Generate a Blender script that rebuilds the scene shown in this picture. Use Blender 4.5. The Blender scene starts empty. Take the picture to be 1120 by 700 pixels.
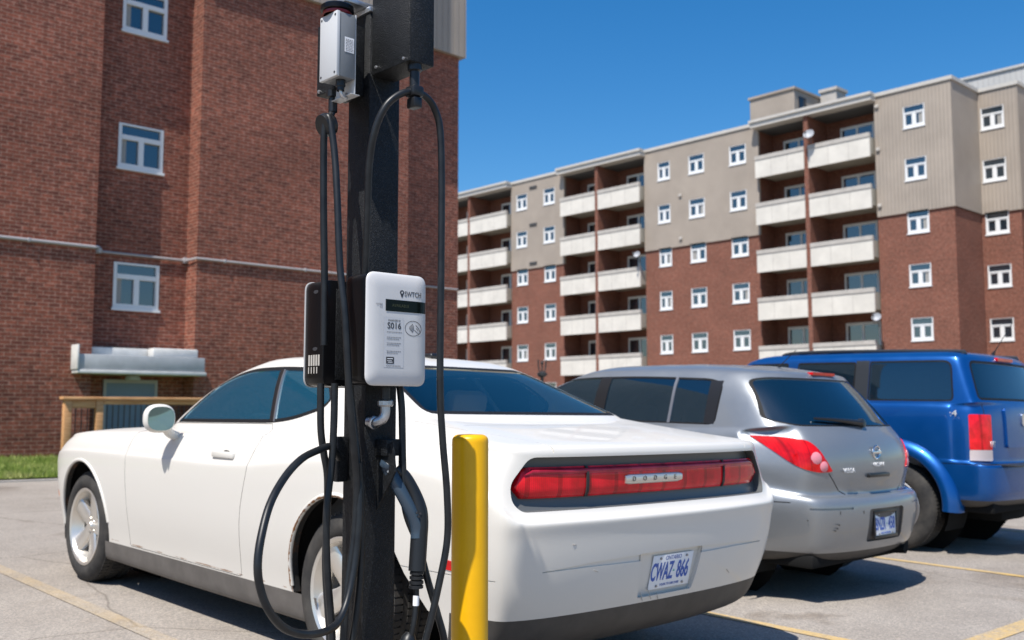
import bpy, bmesh, math, random
import numpy as np
from mathutils import Vector, Matrix, kdtree
from mathutils.bvhtree import BVHTree

random.seed(7)
S = bpy.context.scene
COL = S.collection
R = math.radians
# world axes: +Y runs along the parking stalls towards the left building, +X along that building's front
SLY, SLX = 0.016, -0.010            # fall of the lot


def gz(x, y):
    return SLY * y + SLX * x


# ------------------------------------------------------------------ camera
HZ, FPX, YAW = 448.0, 1089.0, 43.0
cam = bpy.data.cameras.new('camera')
cam.sensor_width = 36.0
cam.lens = FPX / 1120.0 * 36.0
cam.clip_start = 0.05
cam.clip_end = 2000
cam.dof.use_dof = True
cam.dof.focus_distance = 2.95
cam.dof.aperture_fstop = 4.2
camo = bpy.data.objects.new('camera', cam)
COL.objects.link(camo)
pt = math.atan2(HZ - 350.0, FPX)
fwd = Vector((math.sin(R(YAW)) * math.cos(pt), math.cos(R(YAW)) * math.cos(pt), math.sin(pt)))
camo.location = (0, 0, 1.19)
camo.rotation_euler = fwd.to_track_quat('-Z', 'Y').to_euler()
S.camera = camo

# ------------------------------------------------------------------ sky, sun, exposure
SUN_EL = 60.0
sdir = Vector((-0.951 * math.cos(R(SUN_EL)), -0.309 * math.cos(R(SUN_EL)), math.sin(R(SUN_EL))))
W = bpy.data.worlds.new('World')
S.world = W
W.use_nodes = True
wn, wl = W.node_tree.nodes, W.node_tree.links
bg = wn['Background']
sky = wn.new('ShaderNodeTexSky')
sky.sky_type = 'NISHITA'
sky.sun_disc = False
sky.sun_elevation = R(SUN_EL)
sky.sun_rotation = math.atan2(sdir.x, sdir.y)
sky.altitude = 200
sky.air_density = 1.0
sky.dust_density = 0.8
sky.ozone_density = 3.0
hs = wn.new('ShaderNodeHueSaturation')      # deep polarised blue of the photograph's sky
hs.inputs['Saturation'].default_value = 1.40
hs.inputs['Value'].default_value = 1.37
wl.new(sky.outputs[0], hs.inputs['Color'])
wl.new(hs.outputs[0], bg.inputs[0])
bg.inputs[1].default_value = 0.079
sl = bpy.data.lights.new('sun', 'SUN')
sl.energy = 4.7
sl.angle = R(0.53)
sl.color = (1.0, 0.955, 0.89)
so = bpy.data.objects.new('sun', sl)
COL.objects.link(so)
so.rotation_euler = sdir.to_track_quat('Z', 'Y').to_euler()
so.location = (-20, -10, 40)
S.view_settings.view_transform = 'Standard'
S.view_settings.look = 'None'
S.view_settings.gamma = 1
S.view_settings.exposure = 0.48
S.view_settings.use_curve_mapping = False


# ------------------------------------------------------------------ materials
MATS = {}


def principled(name, col, rough=0.5, metal=0.0, coat=0.0, spec=0.5, **kw):
    m = bpy.data.materials.new(name)
    m.use_nodes = True
    b = m.node_tree.nodes['Principled BSDF']
    b.inputs['Base Color'].default_value = (*col, 1)
    b.inputs['Roughness'].default_value = rough
    b.inputs['Metallic'].default_value = metal
    b.inputs['Coat Weight'].default_value = coat
    b.inputs['Coat Roughness'].default_value = 0.03
    b.inputs['Specular IOR Level'].default_value = spec
    MATS[name] = m
    return m


def N(m, t, **kw):
    n = m.node_tree.nodes.new('ShaderNode' + t)
    for k, v in kw.items():
        if k.startswith('i_'):
            n.inputs[int(k[2:]) if k[2:].isdigit() else k[2:].replace('_', ' ')].default_value = v
        else:
            setattr(n, k, v)
    return n


def L(m, a, b):
    m.node_tree.links.new(a, b)


def bsdf(m):
    return m.node_tree.nodes['Principled BSDF']


def ramp(m, fac, stops):
    r = N(m, 'ValToRGB')
    e = r.color_ramp.elements
    while len(e) < len(stops):
        e.new(0.5)
    for k, (p, c) in enumerate(stops):
        e[k].position = p
        e[k].color = (*c, 1) if len(c) == 3 else c
    L(m, fac, r.inputs[0])
    return r.outputs[0]


def mixc(m, fac, a, b, mode='MIX'):
    x = N(m, 'Mix', data_type='RGBA', blend_type=mode)
    for s, v in ((x.inputs[0], fac), (x.inputs[6], a), (x.inputs[7], b)):
        if hasattr(v, 'links') or hasattr(v, 'is_linked'):
            L(m, v, s)
        elif isinstance(v, (int, float)):
            s.default_value = v
        else:
            s.default_value = (*v, 1)
    return x.outputs[2]


def mth(m, op, a, b=0.0, c=0.0, clamp=False):
    x = N(m, 'Math', operation=op, use_clamp=clamp)
    for s, v in zip(x.inputs, (a, b, c)):
        if isinstance(v, (int, float)):
            s.default_value = v
        else:
            L(m, v, s)
    return x.outputs[0]


def objco(m):
    return N(m, 'TexCoord').outputs['Object']


def posco(m):
    return N(m, 'NewGeometry').outputs['Position']


def noise(m, co, scale, detail=4, rough=0.6, dist=0.0):
    n = N(m, 'TexNoise')
    n.inputs['Scale'].default_value = scale
    n.inputs['Detail'].default_value = detail
    n.inputs['Roughness'].default_value = rough
    n.inputs['Distortion'].default_value = dist
    L(m, co, n.inputs['Vector'])
    return n.outputs['Fac']


def bump(m, h, strength, dist=0.01):
    b = N(m, 'Bump')
    b.inputs['Strength'].default_value = strength
    b.inputs['Distance'].default_value = dist
    L(m, h, b.inputs['Height'])
    L(m, b.outputs[0], bsdf(m).inputs['Normal'])
    return b


def grain(m, col, amt=0.15, scale=6.0, bmp=0.0, bscale=60.0):
    """uneven tone: a little lighter and darker in soft patches"""
    co = objco(m)
    f = noise(m, co, scale, 6)
    a = tuple(c * (1 - amt) for c in col)
    b = tuple(min(1, c * (1 + amt)) for c in col)
    L(m, ramp(m, f, [(0.3, a), (0.7, b)]), bsdf(m).inputs['Base Color'])
    if bmp:
        bump(m, noise(m, co, bscale, 3), bmp, 0.002)
    return m


# ------------------------------------------------------------------ mesh helpers
class MB:
    def __init__(s):
        s.bm = bmesh.new()

    def _new(s, vs, fs, mi=0):
        v = [s.bm.verts.new(p) for p in vs]
        out = []
        for f in fs:
            try:
                g = s.bm.faces.new([v[i] for i in f])
                g.material_index = mi
                out.append(g)
            except ValueError:
                pass
        return v, out

    def box(s, lo, hi, bev=0.0, mi=0, M=None, seg=2):
        x0, y0, z0 = lo
        x1, y1, z1 = hi
        vs = [(x0, y0, z0), (x1, y0, z0), (x1, y1, z0), (x0, y1, z0), (x0, y0, z1), (x1, y0, z1), (x1, y1, z1), (x0, y1, z1)]
        fs = [(0, 3, 2, 1), (4, 5, 6, 7), (0, 1, 5, 4), (1, 2, 6, 5), (2, 3, 7, 6), (3, 0, 4, 7)]
        t = bmesh.new()
        v = [t.verts.new(p) for p in vs]
        for f in fs:
            t.faces.new([v[i] for i in f])
        if bev:
            bmesh.ops.bevel(t, geom=list(t.edges), offset=bev, segments=seg, affect='EDGES', profile=0.5)
        s.join(t, M, mi)
        return s

    def join(s, t, M=None, mi=0):
        mp = {}
        for v in t.verts:
            mp[v] = s.bm.verts.new(M @ v.co if M else v.co)
        for f in t.faces:
            try:
                g = s.bm.faces.new([mp[v] for v in f.verts])
                g.material_index = mi
            except ValueError:
                pass
        t.free()

    def prism(s, poly, d0, d1, frame, mi=0, bev=0.0, seg=2):
        """poly of (a,b); frame = function (a,b,d)->xyz"""
        t = bmesh.new()
        n = len(poly)
        a = [t.verts.new(frame(p[0], p[1], d0)) for p in poly]
        b = [t.verts.new(frame(p[0], p[1], d1)) for p in poly]
        t.faces.new(a)
        t.faces.new(list(reversed(b)))
        for i in range(n):
            t.faces.new((a[i], b[i], b[(i + 1) % n], a[(i + 1) % n]))
        bmesh.ops.recalc_face_normals(t, faces=list(t.faces))
        if bev:
            es = [e for e in t.edges if e.calc_face_angle(0) > 0.8]
            bmesh.ops.bevel(t, geom=es, offset=bev, segments=seg, affect='EDGES', profile=0.5)
        s.join(t, None, mi)
        return s

    def tube(s, pts, r, n=10, mi=0, smooth=6, cap=True, rf=None):
        P = spline(pts, smooth) if smooth else [Vector(p) for p in pts]
        rings = []
        up = Vector((0.13, 0.31, 0.94))
        T = []
        for i in range(len(P)):
            T.append((P[min(i + 1, len(P) - 1)] - P[max(i - 1, 0)]).normalized())
        u = T[0].cross(up)
        if u.length < 0.05:
            u = T[0].cross(Vector((1, 0, 0)))
        u.normalize()
        for i, p in enumerate(P):
            u = (u - T[i] * u.dot(T[i])).normalized()
            w = T[i].cross(u)
            rr = r if rf is None else r * rf(i / max(1, len(P) - 1))
            rings.append([s.bm.verts.new(p + (u * math.cos(2 * math.pi * k / n) + w * math.sin(2 * math.pi * k / n)) * rr) for k in range(n)])
        for a, b in zip(rings, rings[1:]):
            for k in range(n):
                f = s.bm.faces.new((a[k], a[(k + 1) % n], b[(k + 1) % n], b[k]))
                f.material_index = mi
        if cap:
            for q in (rings[0][::-1], rings[-1]):
                f = s.bm.faces.new(q)
                f.material_index = mi
        return s

    def lathe(s, prof, n=32, M=None, mi=0, arc=(0, 2 * math.pi)):
        """prof of (r, h): turned round local Z"""
        full = abs(arc[1] - arc[0] - 2 * math.pi) < 1e-6
        m = n if full else n + 1
        rings = []
        for r, h in prof:
            ring = []
            for k in range(m):
                a = arc[0] + (arc[1] - arc[0]) * k / n
                p = Vector((r * math.cos(a), r * math.sin(a), h))
                ring.append(s.bm.verts.new(M @ p if M else p))
            rings.append(ring)
        for a, b in zip(rings, rings[1:]):
            for k in range(n):
                q = (a[k], a[(k + 1) % m], b[(k + 1) % m], b[k])
                try:
                    f = s.bm.faces.new(q)
                    f.material_index = mi
                except ValueError:
                    pass
        return s

    def quad(s, a, b, c, d, mi=0):
        s._new([a, b, c, d], [(0, 1, 2, 3)], mi)
        return s

    def build(s, name, mat, parent=None, smooth=32, recalc=True, world=False, merge=True):
        bm = s.bm
        if merge:
            bmesh.ops.remove_doubles(bm, verts=list(bm.verts), dist=1e-5)
        if recalc:
            bmesh.ops.recalc_face_normals(bm, faces=list(bm.faces))
        if world and parent:
            r = parent
            while r.parent:
                r = r.parent
            bmesh.ops.translate(bm, verts=list(bm.verts), vec=-r.location)
        me = bpy.data.meshes.new(name)
        bm.to_mesh(me)
        bm.free()
        for m in (mat if isinstance(mat, (list, tuple)) else [mat]):
            me.materials.append(MATS[m] if isinstance(m, str) else m)
        if smooth:
            me.shade_smooth()
            me.set_sharp_from_angle(angle=R(smooth))
        return link(name, me, parent)


def link(name, data, parent=None):
    o = bpy.data.objects.new(name, data)
    COL.objects.link(o)
    if parent:
        o.parent = parent
    return o


def spline(pts, k=6):
    P = [Vector(p) for p in pts]
    out = []
    for i in range(len(P) - 1):
        p0, p1, p2, p3 = P[max(i - 1, 0)], P[i], P[i + 1], P[min(i + 2, len(P) - 1)]
        for j in range(k):
            t = j / k
            out.append(0.5 * ((2 * p1) + (-p0 + p2) * t + (2 * p0 - 5 * p1 + 4 * p2 - p3) * t * t + (-p0 + 3 * p1 - 3 * p2 + p3) * t ** 3))
    out.append(P[-1])
    return out


def thing(name, label, cat, loc=(0, 0, 0), group=None):
    o = bpy.data.objects.new(name, None)
    o.empty_display_size = 0.2
    COL.objects.link(o)
    o.location = loc
    return tag(o, label, cat, group)


def tag(o, label, cat=None, group=None, kind=None):
    if label:
        o['label'] = label
    if cat:
        o['category'] = cat
    if group:
        o['group'] = group
    if kind:
        o['kind'] = kind
    return o


def copy_tree(o, parent=None):
    c = o.copy()
    COL.objects.link(c)
    if parent:
        c.parent = parent
    for ch in list(o.children):
        copy_tree(ch, c)
    return c


def text(name, body, mat, size, parent, o, ux, uz, depth=0.001, align='CENTER', sx=1.0, bold=0.0):
    """flat lettering: origin o, reading direction ux, up uz"""
    cu = bpy.data.curves.new(name, 'FONT')
    cu.body = body
    cu.size = size
    cu.align_x = align
    cu.align_y = 'CENTER'
    cu.extrude = depth
    cu.offset = bold
    cu.resolution_u = 3
    t = bpy.data.objects.new('tmp', cu)
    COL.objects.link(t)
    bpy.context.view_layer.update()
    me = bpy.data.meshes.new_from_object(t.evaluated_get(bpy.context.evaluated_depsgraph_get()))
    bpy.data.objects.remove(t)
    me.name = name
    ux, uz = Vector(ux).normalized(), Vector(uz).normalized()
    un = ux.cross(uz)
    M = Matrix(((ux.x * sx, uz.x, un.x, o[0]), (ux.y * sx, uz.y, un.y, o[1]), (ux.z * sx, uz.z, un.z, o[2]), (0, 0, 0, 1)))
    me.transform(M)
    me.materials.clear()
    me.materials.append(MATS[mat])
    return link(name, me, parent)


def rpoly(pts, r, k=4):
    """round the corners of a polygon; r = radius or list"""
    out = []
    n = len(pts)
    for i in range(n):
        p = Vector(pts[i])
        a, b = Vector(pts[i - 1]) - p, Vector(pts[(i + 1) % n]) - p
        rr = r[i] if isinstance(r, (list, tuple)) else r
        d = min(rr, a.length * 0.48, b.length * 0.48)
        if d < 1e-5:
            out.append((p.x, p.y))
            continue
        A, B = p + a.normalized() * d, p + b.normalized() * d
        for j in range(k + 1):
            t = j / k
            q = A * (1 - t) ** 2 + p * 2 * t * (1 - t) + B * t * t
            out.append((q.x, q.y))
    return out


def inset(poly, d):
    n = len(poly)
    ar = sum(poly[i][0] * poly[(i + 1) % n][1] - poly[(i + 1) % n][0] * poly[i][1] for i in range(n))
    sg = 1 if ar > 0 else -1
    out = []
    for i in range(n):
        p = Vector(poly[i])
        a = (p - Vector(poly[i - 1]))
        b = (Vector(poly[(i + 1) % n]) - p)
        a.normalize()
        b.normalize()
        na, nb = Vector((-a.y, a.x)) * sg, Vector((-b.y, b.x)) * sg
        m = (na + nb)
        if m.length < 1e-6:
            m = na
        m.normalize()
        out.append(tuple(p + m * (d / max(0.4, m.dot(na)))))
    return out


def inpoly(p, poly):
    x, y = p
    c = False
    j = len(poly) - 1
    for i in range(len(poly)):
        xi, yi = poly[i]
        xj, yj = poly[j]
        if (yi > y) != (yj > y) and x < (xj - xi) * (y - yi) / (yj - yi) + xi:
            c = not c
        j = i
    return c

# ------------------------------------------------------------------ materials of the setting
def asphalt_colour(m):
    p = posco(m)
    big = noise(m, p, 0.22, 5, 0.6)
    mid = noise(m, p, 1.7, 6, 0.65)
    fine = noise(m, p, 90, 3, 0.7)
    c = ramp(m, mth(m, 'ADD', mth(m, 'MULTIPLY', big, 0.6), mth(m, 'MULTIPLY', mid, 0.4)), [(0.34, (0.240, 0.213, 0.186)), (0.52, (0.306, 0.275, 0.243)), (0.68, (0.355, 0.322, 0.287))])
    # light and dark aggregate
    v = N(m, 'TexVoronoi')
    v.inputs['Scale'].default_value = 110
    L(m, p, v.inputs['Vector'])
    sep = N(m, 'SeparateColor')
    L(m, v.outputs['Color'], sep.inputs[0])
    st = ramp(m, sep.outputs[0], [(0.0, (0.74, 0.74, 0.75)), (0.3, (0.90, 0.90, 0.90)), (0.7, (1.03, 1.02, 1.0)), (1.0, (1.28, 1.25, 1.2))])
    c = mixc(m, 1.0, c, st, 'MULTIPLY')
    c = mixc(m, 0.5, c, mixc(m, 1.0, c, ramp(m, fine, [(0.3, (0.6, 0.6, 0.6)), (0.7, (1.4, 1.4, 1.4))]), 'MULTIPLY'))
    # old oil stains
    stn = ramp(m, noise(m, p, 0.9, 4, 0.55, 0.6), [(0.58, (1, 1, 1)), (0.70, (0.66, 0.62, 0.58))])
    c = mixc(m, 1.0, c, stn, 'MULTIPLY')
    # hairline cracks
    wv = N(m, 'TexNoise')
    wv.inputs['Scale'].default_value = 2.2
    L(m, p, wv.inputs['Vector'])
    pp = mixc(m, 0.12, p, wv.outputs['Color'], 'ADD')
    cr = N(m, 'TexVoronoi', feature='DISTANCE_TO_EDGE')
    cr.inputs['Scale'].default_value = 0.33
    L(m, pp, cr.inputs['Vector'])
    ck = ramp(m, cr.outputs['Distance'], [(0.0, (0.5, 0.48, 0.46)), (0.004, (1, 1, 1))])
    c = mixc(m, 0.8, c, ck, 'MULTIPLY')
    h = mth(m, 'ADD', sep.outputs[0], mth(m, 'MULTIPLY', fine, 1.5))
    return c, h


m = principled('asphalt', (0.2, 0.2, 0.2), 0.88, spec=0.3)
c, h = asphalt_colour(m)
L(m, c, bsdf(m).inputs['Base Color'])
bump(m, h, 0.55, 0.004)

for nm_, lo_, hi_ in (('line_paint', .12, .82), ('line_paint_worn', .0, .24)):
    m = principled(nm_, (0.6, 0.4, 0.1), 0.75, spec=0.3)
    c, h = asphalt_colour(m)
    p = posco(m)
    w = mth(m, 'ADD', mth(m, 'MULTIPLY', noise(m, p, 34, 4, 0.75), 0.55), mth(m, 'MULTIPLY', noise(m, p, 2.3, 3), 0.45))
    fac = ramp(m, w, [(0.36, (lo_,) * 3), (0.62, (hi_,) * 3)])
    L(m, mixc(m, fac, c, (0.66, 0.43, 0.12)), bsdf(m).inputs['Base Color'])
    bump(m, h, 0.5, 0.004)


def brick(name, c1, c2, mortar, tone=0.22):
    m = principled(name, c1, 0.85, spec=0.25)
    g = N(m, 'NewGeometry')
    s = N(m, 'SeparateXYZ')
    L(m, g.outputs['Position'], s.inputs[0])
    cb = N(m, 'CombineXYZ')
    L(m, mth(m, 'ADD', s.outputs[0], s.outputs[1]), cb.inputs[0])
    L(m, s.outputs[2], cb.inputs[1])
    b = N(m, 'TexBrick', offset=0.5)
    b.inputs['Color1'].default_value = (*c1, 1)
    b.inputs['Color2'].default_value = (*c2, 1)
    b.inputs['Mortar'].default_value = (*mortar, 1)
    b.inputs['Scale'].default_value = 1.0
    b.inputs['Mortar Size'].default_value = 0.007
    b.inputs['Mortar Smooth'].default_value = 0.1
    b.inputs['Bias'].default_value = -0.1
    b.inputs['Brick Width'].default_value = 0.215
    b.inputs['Row Height'].default_value = 0.075
    L(m, cb.outputs[0], b.inputs['Vector'])
    big = noise(m, cb.outputs[0], 0.55, 6, 0.62)
    c = mixc(m, 1.0, b.outputs['Color'], ramp(m, big, [(0.3, (1 - tone,) * 3), (0.7, (1 + tone, 1 + tone * 0.9, 1 + tone * 0.85))]), 'MULTIPLY')
    sp = noise(m, cb.outputs[0], 8.5, 3, 0.7)
    c = mixc(m, 1.0, c, ramp(m, sp, [(0.30, (0.62, 0.60, 0.60)), (0.52, (1.0, 1.0, 1.0)), (0.72, (1.5, 1.55, 1.6))]), 'MULTIPLY')
    L(m, c, bsdf(m).inputs['Base Color'])
    bump(m, b.outputs['Fac'], -0.35, 0.008)
    return m


brick('brick_brown', (0.250, 0.079, 0.049), (0.140, 0.047, 0.033), (0.30, 0.182, 0.136), 0.2)
brick('brick_red', (0.205, 0.071, 0.045), (0.160, 0.057, 0.037), (0.21, 0.142, 0.108), 0.13)


def ribbed(name, col, pitch, amt=0.1):
    m = principled(name, col, 0.55, spec=0.35)
    g = N(m, 'NewGeometry')
    s = N(m, 'SeparateXYZ')
    L(m, g.outputs['Position'], s.inputs[0])
    f = mth(m, 'FRACT', mth(m, 'DIVIDE', mth(m, 'ADD', s.outputs[0], s.outputs[1]), pitch))
    e = mth(m, 'SMOOTH_MIN', mth(m, 'MULTIPLY', f, 9), mth(m, 'MULTIPLY', mth(m, 'SUBTRACT', 1.0, f), 9), 0.3)
    e = mth(m, 'MINIMUM', e, 1.0)
    co = g.outputs['Position']
    c = ramp(m, noise(m, co, 0.5, 5), [(0.3, tuple(v * (1 - amt) for v in col)), (0.7, tuple(v * (1 + amt) for v in col))])
    L(m, c, bsdf(m).inputs['Base Color'])
    bump(m, e, 0.8, 0.025)
    return m


ribbed('siding_beige', (0.340, 0.287, 0.235), 0.20)
ribbed('siding_grey', (0.46, 0.45, 0.43), 0.30, 0.05)

grain(principled('concrete_panel', (0.62, 0.585, 0.52), 0.8, spec=0.3), (0.62, 0.585, 0.52), 0.09, 1.3)
grain(principled('concrete_band', (0.43, 0.40, 0.36), 0.8, spec=0.3), (0.43, 0.40, 0.36), 0.12, 2.0)
grain(principled('soffit_paint', (0.36, 0.33, 0.27), 0.8), (0.36, 0.33, 0.27), 0.1, 1.0)
grain(principled('kerb_concrete', (0.33, 0.305, 0.27), 0.85), (0.33, 0.305, 0.27), 0.15, 6, 0.3, 40)
principled('roof_tar', (0.08, 0.08, 0.08), 0.9)
grain(principled('coping_metal', (0.50, 0.47, 0.42), 0.4, spec=0.5), (0.50, 0.47, 0.42), 0.06, 3)
principled('window_white', (0.72, 0.72, 0.71), 0.35)
principled('window_glass', (0.010, 0.022, 0.032), 0.03, spec=0.5)
bsdf(MATS['window_glass']).inputs['IOR'].default_value = 2.3
principled('window_dark', (0.01, 0.01, 0.012), 0.12, spec=0.6)
principled('curtain_cloth', (0.30, 0.29, 0.27), 0.9)
grain(principled('canopy_metal', (0.40, 0.41, 0.42), 0.45), (0.40, 0.41, 0.42), 0.1, 4)
grain(principled('canopy_white', (0.62, 0.61, 0.58), 0.5), (0.62, 0.61, 0.58), 0.12, 7)
principled('conduit_grey', (0.36, 0.34, 0.345), 0.5)
grain(principled('door_blue', (0.15, 0.20, 0.27), 0.45), (0.15, 0.20, 0.27), 0.08, 3)
m = principled('lumber', (0.46, 0.27, 0.125), 0.7, spec=0.3)
n = N(m, 'TexNoise')
mp = N(m, 'Mapping')
mp.inputs['Scale'].default_value = (2, 9, 22)
L(m, objco(m), mp.inputs[0])
L(m, mp.outputs[0], n.inputs['Vector'])
n.inputs['Scale'].default_value = 2
L(m, ramp(m, n.outputs[0], [(0.3, (0.46, 0.22, 0.09)), (0.7, (0.66, 0.37, 0.18))]), bsdf(m).inputs['Base Color'])
m = principled('grass_ground', (0.10, 0.17, 0.03), 0.95, spec=0.1)
L(m, ramp(m, noise(m, posco(m), 3, 6), [(0.3, (0.07, 0.12, 0.02)), (0.7, (0.16, 0.20, 0.05))]), bsdf(m).inputs['Base Color'])
m = principled('grass_blade', (0.13, 0.24, 0.03), 0.6, spec=0.3)
L(m, ramp(m, noise(m, posco(m), 2.5, 4), [(0.3, (0.10, 0.165, 0.02)), (0.5, (0.19, 0.25, 0.045)), (0.72, (0.36, 0.34, 0.13))]), bsdf(m).inputs['Base Color'])
principled('lamp_black', (0.03, 0.03, 0.03), 0.4)
principled('dish_grey', (0.36, 0.37, 0.39), 0.5)
principled('black_metal', (0.02, 0.02, 0.022), 0.4)

# ------------------------------------------------------------------ ground
g = MB()
nq = 40
for q in range(1):
    a = [(x, y, gz(x, y)) for x, y in ((-500, -500), (500, -500), (500, 500), (-500, 500))]
    g.quad(*a)
tag(g.build('parking_lot_asphalt', 'asphalt', smooth=0), None, kind='structure')


def line(x0, y0, x1, y1, w, mat='line_paint'):
    d = Vector((x1 - x0, y1 - y0)).normalized()
    nn = Vector((-d.y, d.x)) * w / 2
    mb = MB()
    mb.quad(*[(x, y, gz(x, y) + 0.004) for x, y in ((x0 - nn.x, y0 - nn.y), (x1 - nn.x, y1 - nn.y), (x1 + nn.x, y1 + nn.y), (x0 + nn.x, y0 + nn.y))])
    tag(mb.build('road_marking', mat, smooth=0), None, kind='structure')


line(2.18, 2.0, 2.18, 8.6, 0.10, 'line_paint_worn')
line(4.87, 1.6, 4.87, 8.6, 0.085)
line(7.82, 1.6, 7.82, 8.6, 0.085)
line(10.75, 1.6, 10.75, 8.6, 0.085)
line(5.35, 2.24, 13.5, 2.20, 0.12)

# lawn with its low kerb in front of the left building
g = MB()
for (xa, xb) in ((-30, 5.9), (5.9, 16.8)):
    g.quad(*[(x, y, gz(x, y) + 0.045) for x, y in ((xa, 14.9), (xb, 14.9), (xb, 20.5), (xa, 20.5))])
tag(g.build('lawn', 'grass_ground', smooth=0), None, kind='structure')
g = MB()
for k in range(18):
    x0 = -30 + k * 2.6
    x1 = x0 + 2.59
    vs = []
    for x in (x0, x1):
        for (yy, zz) in ((14.84, 0.0), (14.84, 0.018), (14.85, 0.024), (14.9, 0.026), (14.9, 0.0)):
            vs.append((x, yy, gz(x, yy) + zz))
    g._new(vs, [(0, 1, 6, 5), (1, 2, 7, 6), (2, 3, 8, 7), (3, 4, 9, 8), (0, 4, 3, 2, 1), (5, 6, 7, 8, 9)])
tag(g.build('kerb', 'kerb_concrete', smooth=0), None, kind='structure')

rnd = random.Random(3)
vs, fs = [], []
for k in range(26000):
    x, y = rnd.uniform(2.5, 8.2), 14.92 + 4.9 * rnd.random() ** 1.3
    h = rnd.uniform(0.03, 0.10)
    a = rnd.uniform(0, 6.28)
    w = 0.006
    dx, dy = math.cos(a) * w, math.sin(a) * w
    lx, ly = rnd.gauss(0, 0.025), rnd.gauss(0, 0.025)
    z = gz(x, y) + 0.043
    i = len(vs)
    vs += [(x - dx, y - dy, z), (x + dx, y + dy, z), (x + lx, y + ly, z + h)]
    fs.append((i, i + 1, i + 2))
me = bpy.data.meshes.new('grass')
me.from_pydata(vs, [], fs)
me.materials.append(MATS['grass_blade'])
tag(link('grass', me), 'short bright green grass between kerb and brick wall', None, kind='stuff')


# ------------------------------------------------------------------ buildings
def wall(mb, ax, c, a0, a1, z0, z1, holes=(), sgn=-1, reveal=0.12, mi=0):
    """upright wall on plane axis ax = c running a0..a1, with rectangular openings; sgn = outward side"""
    if a0 > a1:
        a0, a1 = a1, a0
    us = sorted({a0, a1} | {h[0] for h in holes} | {h[1] for h in holes})
    zs = sorted({z0, z1} | {h[2] for h in holes} | {h[3] for h in holes})

    def P(u, z, d=0.0):
        return (c - sgn * d, u, z) if ax == 0 else (u, c - sgn * d, z)
    for i in range(len(us) - 1):
        for j in range(len(zs) - 1):
            um, zm = (us[i] + us[i + 1]) / 2, (zs[j] + zs[j + 1]) / 2
            if any(h[0] < um < h[1] and h[2] < zm < h[3] for h in holes):
                continue
            mb.quad(P(us[i], zs[j]), P(us[i + 1], zs[j]), P(us[i + 1], zs[j + 1]), P(us[i], zs[j + 1]), mi)
    for (u0, u1, w0, w1) in holes:
        for a, b in (((u0, w0), (u1, w0)), ((u1, w0), (u1, w1)), ((u1, w1), (u0, w1)), ((u0, w1), (u0, w0))):
            mb.quad(P(*a), P(*b), P(*b, reveal), P(*a, reveal), mi)


def framebox(mb, ax, c, sgn, u0, u1, z0, z1, d0, d1, mi=0, bev=0.0):
    """box on a wall plane; d = distance outward from the plane"""
    lo, hi = sorted((c + sgn * d0, c + sgn * d1))
    if ax == 0:
        mb.box((lo, u0, z0), (hi, u1, z1), bev, mi)
    else:
        mb.box((u0, lo, z0), (u1, hi, z1), bev, mi)


def window(parent, ax, c, sgn, u0, u1, z0, z1, tr, frame=0.06, thick=0.10, shade=0.0, flip=False, label=None, d=-0.05):
    """white window: awning light over a two-leaf slider; one frame mesh and one pane mesh"""
    f, gl = MB(), MB()
    zt = z1 - tr

    def fb(a, b, lo, hi, o=0.0):
        framebox(f, ax, c, sgn, a, b, lo, hi, d - 0.05, d + 0.05 + o)
    t = frame
    fb(u0, u0 + t, z0, z1)
    fb(u1 - t, u1, z0, z1)
    fb(u0 + t, u1 - t, z1 - t * 0.6, z1)
    fb(u0 + t, u1 - t, z0, z0 + thick)
    fb(u0 + t, u1 - t, zt - t, zt + t * 0.4, 0.01)
    um = (u0 + u1) / 2
    fb(um - t * 0.8, um + t * 0.8, z0 + thick, zt - t, 0.008)
    if thick > 0.12:      # broad sashes
        for a, b in ((u0 + t, um - t * 0.8), (um + t * 0.8, u1 - t)):
            fb(a, a + 0.07, z0 + thick, zt - t, -0.01)
            fb(b - 0.07, b, z0 + thick, zt - t, -0.01)
            fb(a + 0.07, b - 0.07, zt - t - 0.05, zt - t, -0.01)
    framebox(f, ax, c, sgn, u0 - 0.03, u1 + 0.03, z0 - 0.05, z0, -0.1, 0.05)
    fo = f.build('window', 'window_white', parent, smooth=0, world=True)
    for a, b, lo, hi in ((u0 + t, u1 - t, zt, z1 - t * 0.5), (u0 + t, um, z0 + thick, zt), (um, u1 - t, z0 + thick, zt)):
        framebox(gl, ax, c, sgn, a, b, lo, hi, d - 0.012 - (0.012 if a == um else 0), d - 0.004 - (0.012 if a == um else 0))
    gl.build('pane', 'window_glass', fo, smooth=0, world=True)
    if shade:
        cu = MB()
        if shade < 0:
            framebox(cu, ax, c, sgn, u0 + t, u0 + t - shade * (u1 - u0), z0 + thick, zt, d - 0.0035, d - 0.001)
        else:
            framebox(cu, ax, c, sgn, u1 - t - shade * (u1 - u0), u1 - t, z0 + thick, zt, d - 0.0155, d - 0.013)
        cu.build('curtain', 'curtain_cloth', fo, smooth=0, world=True)
    if label:
        fo['label'] = label
    return fo


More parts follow.
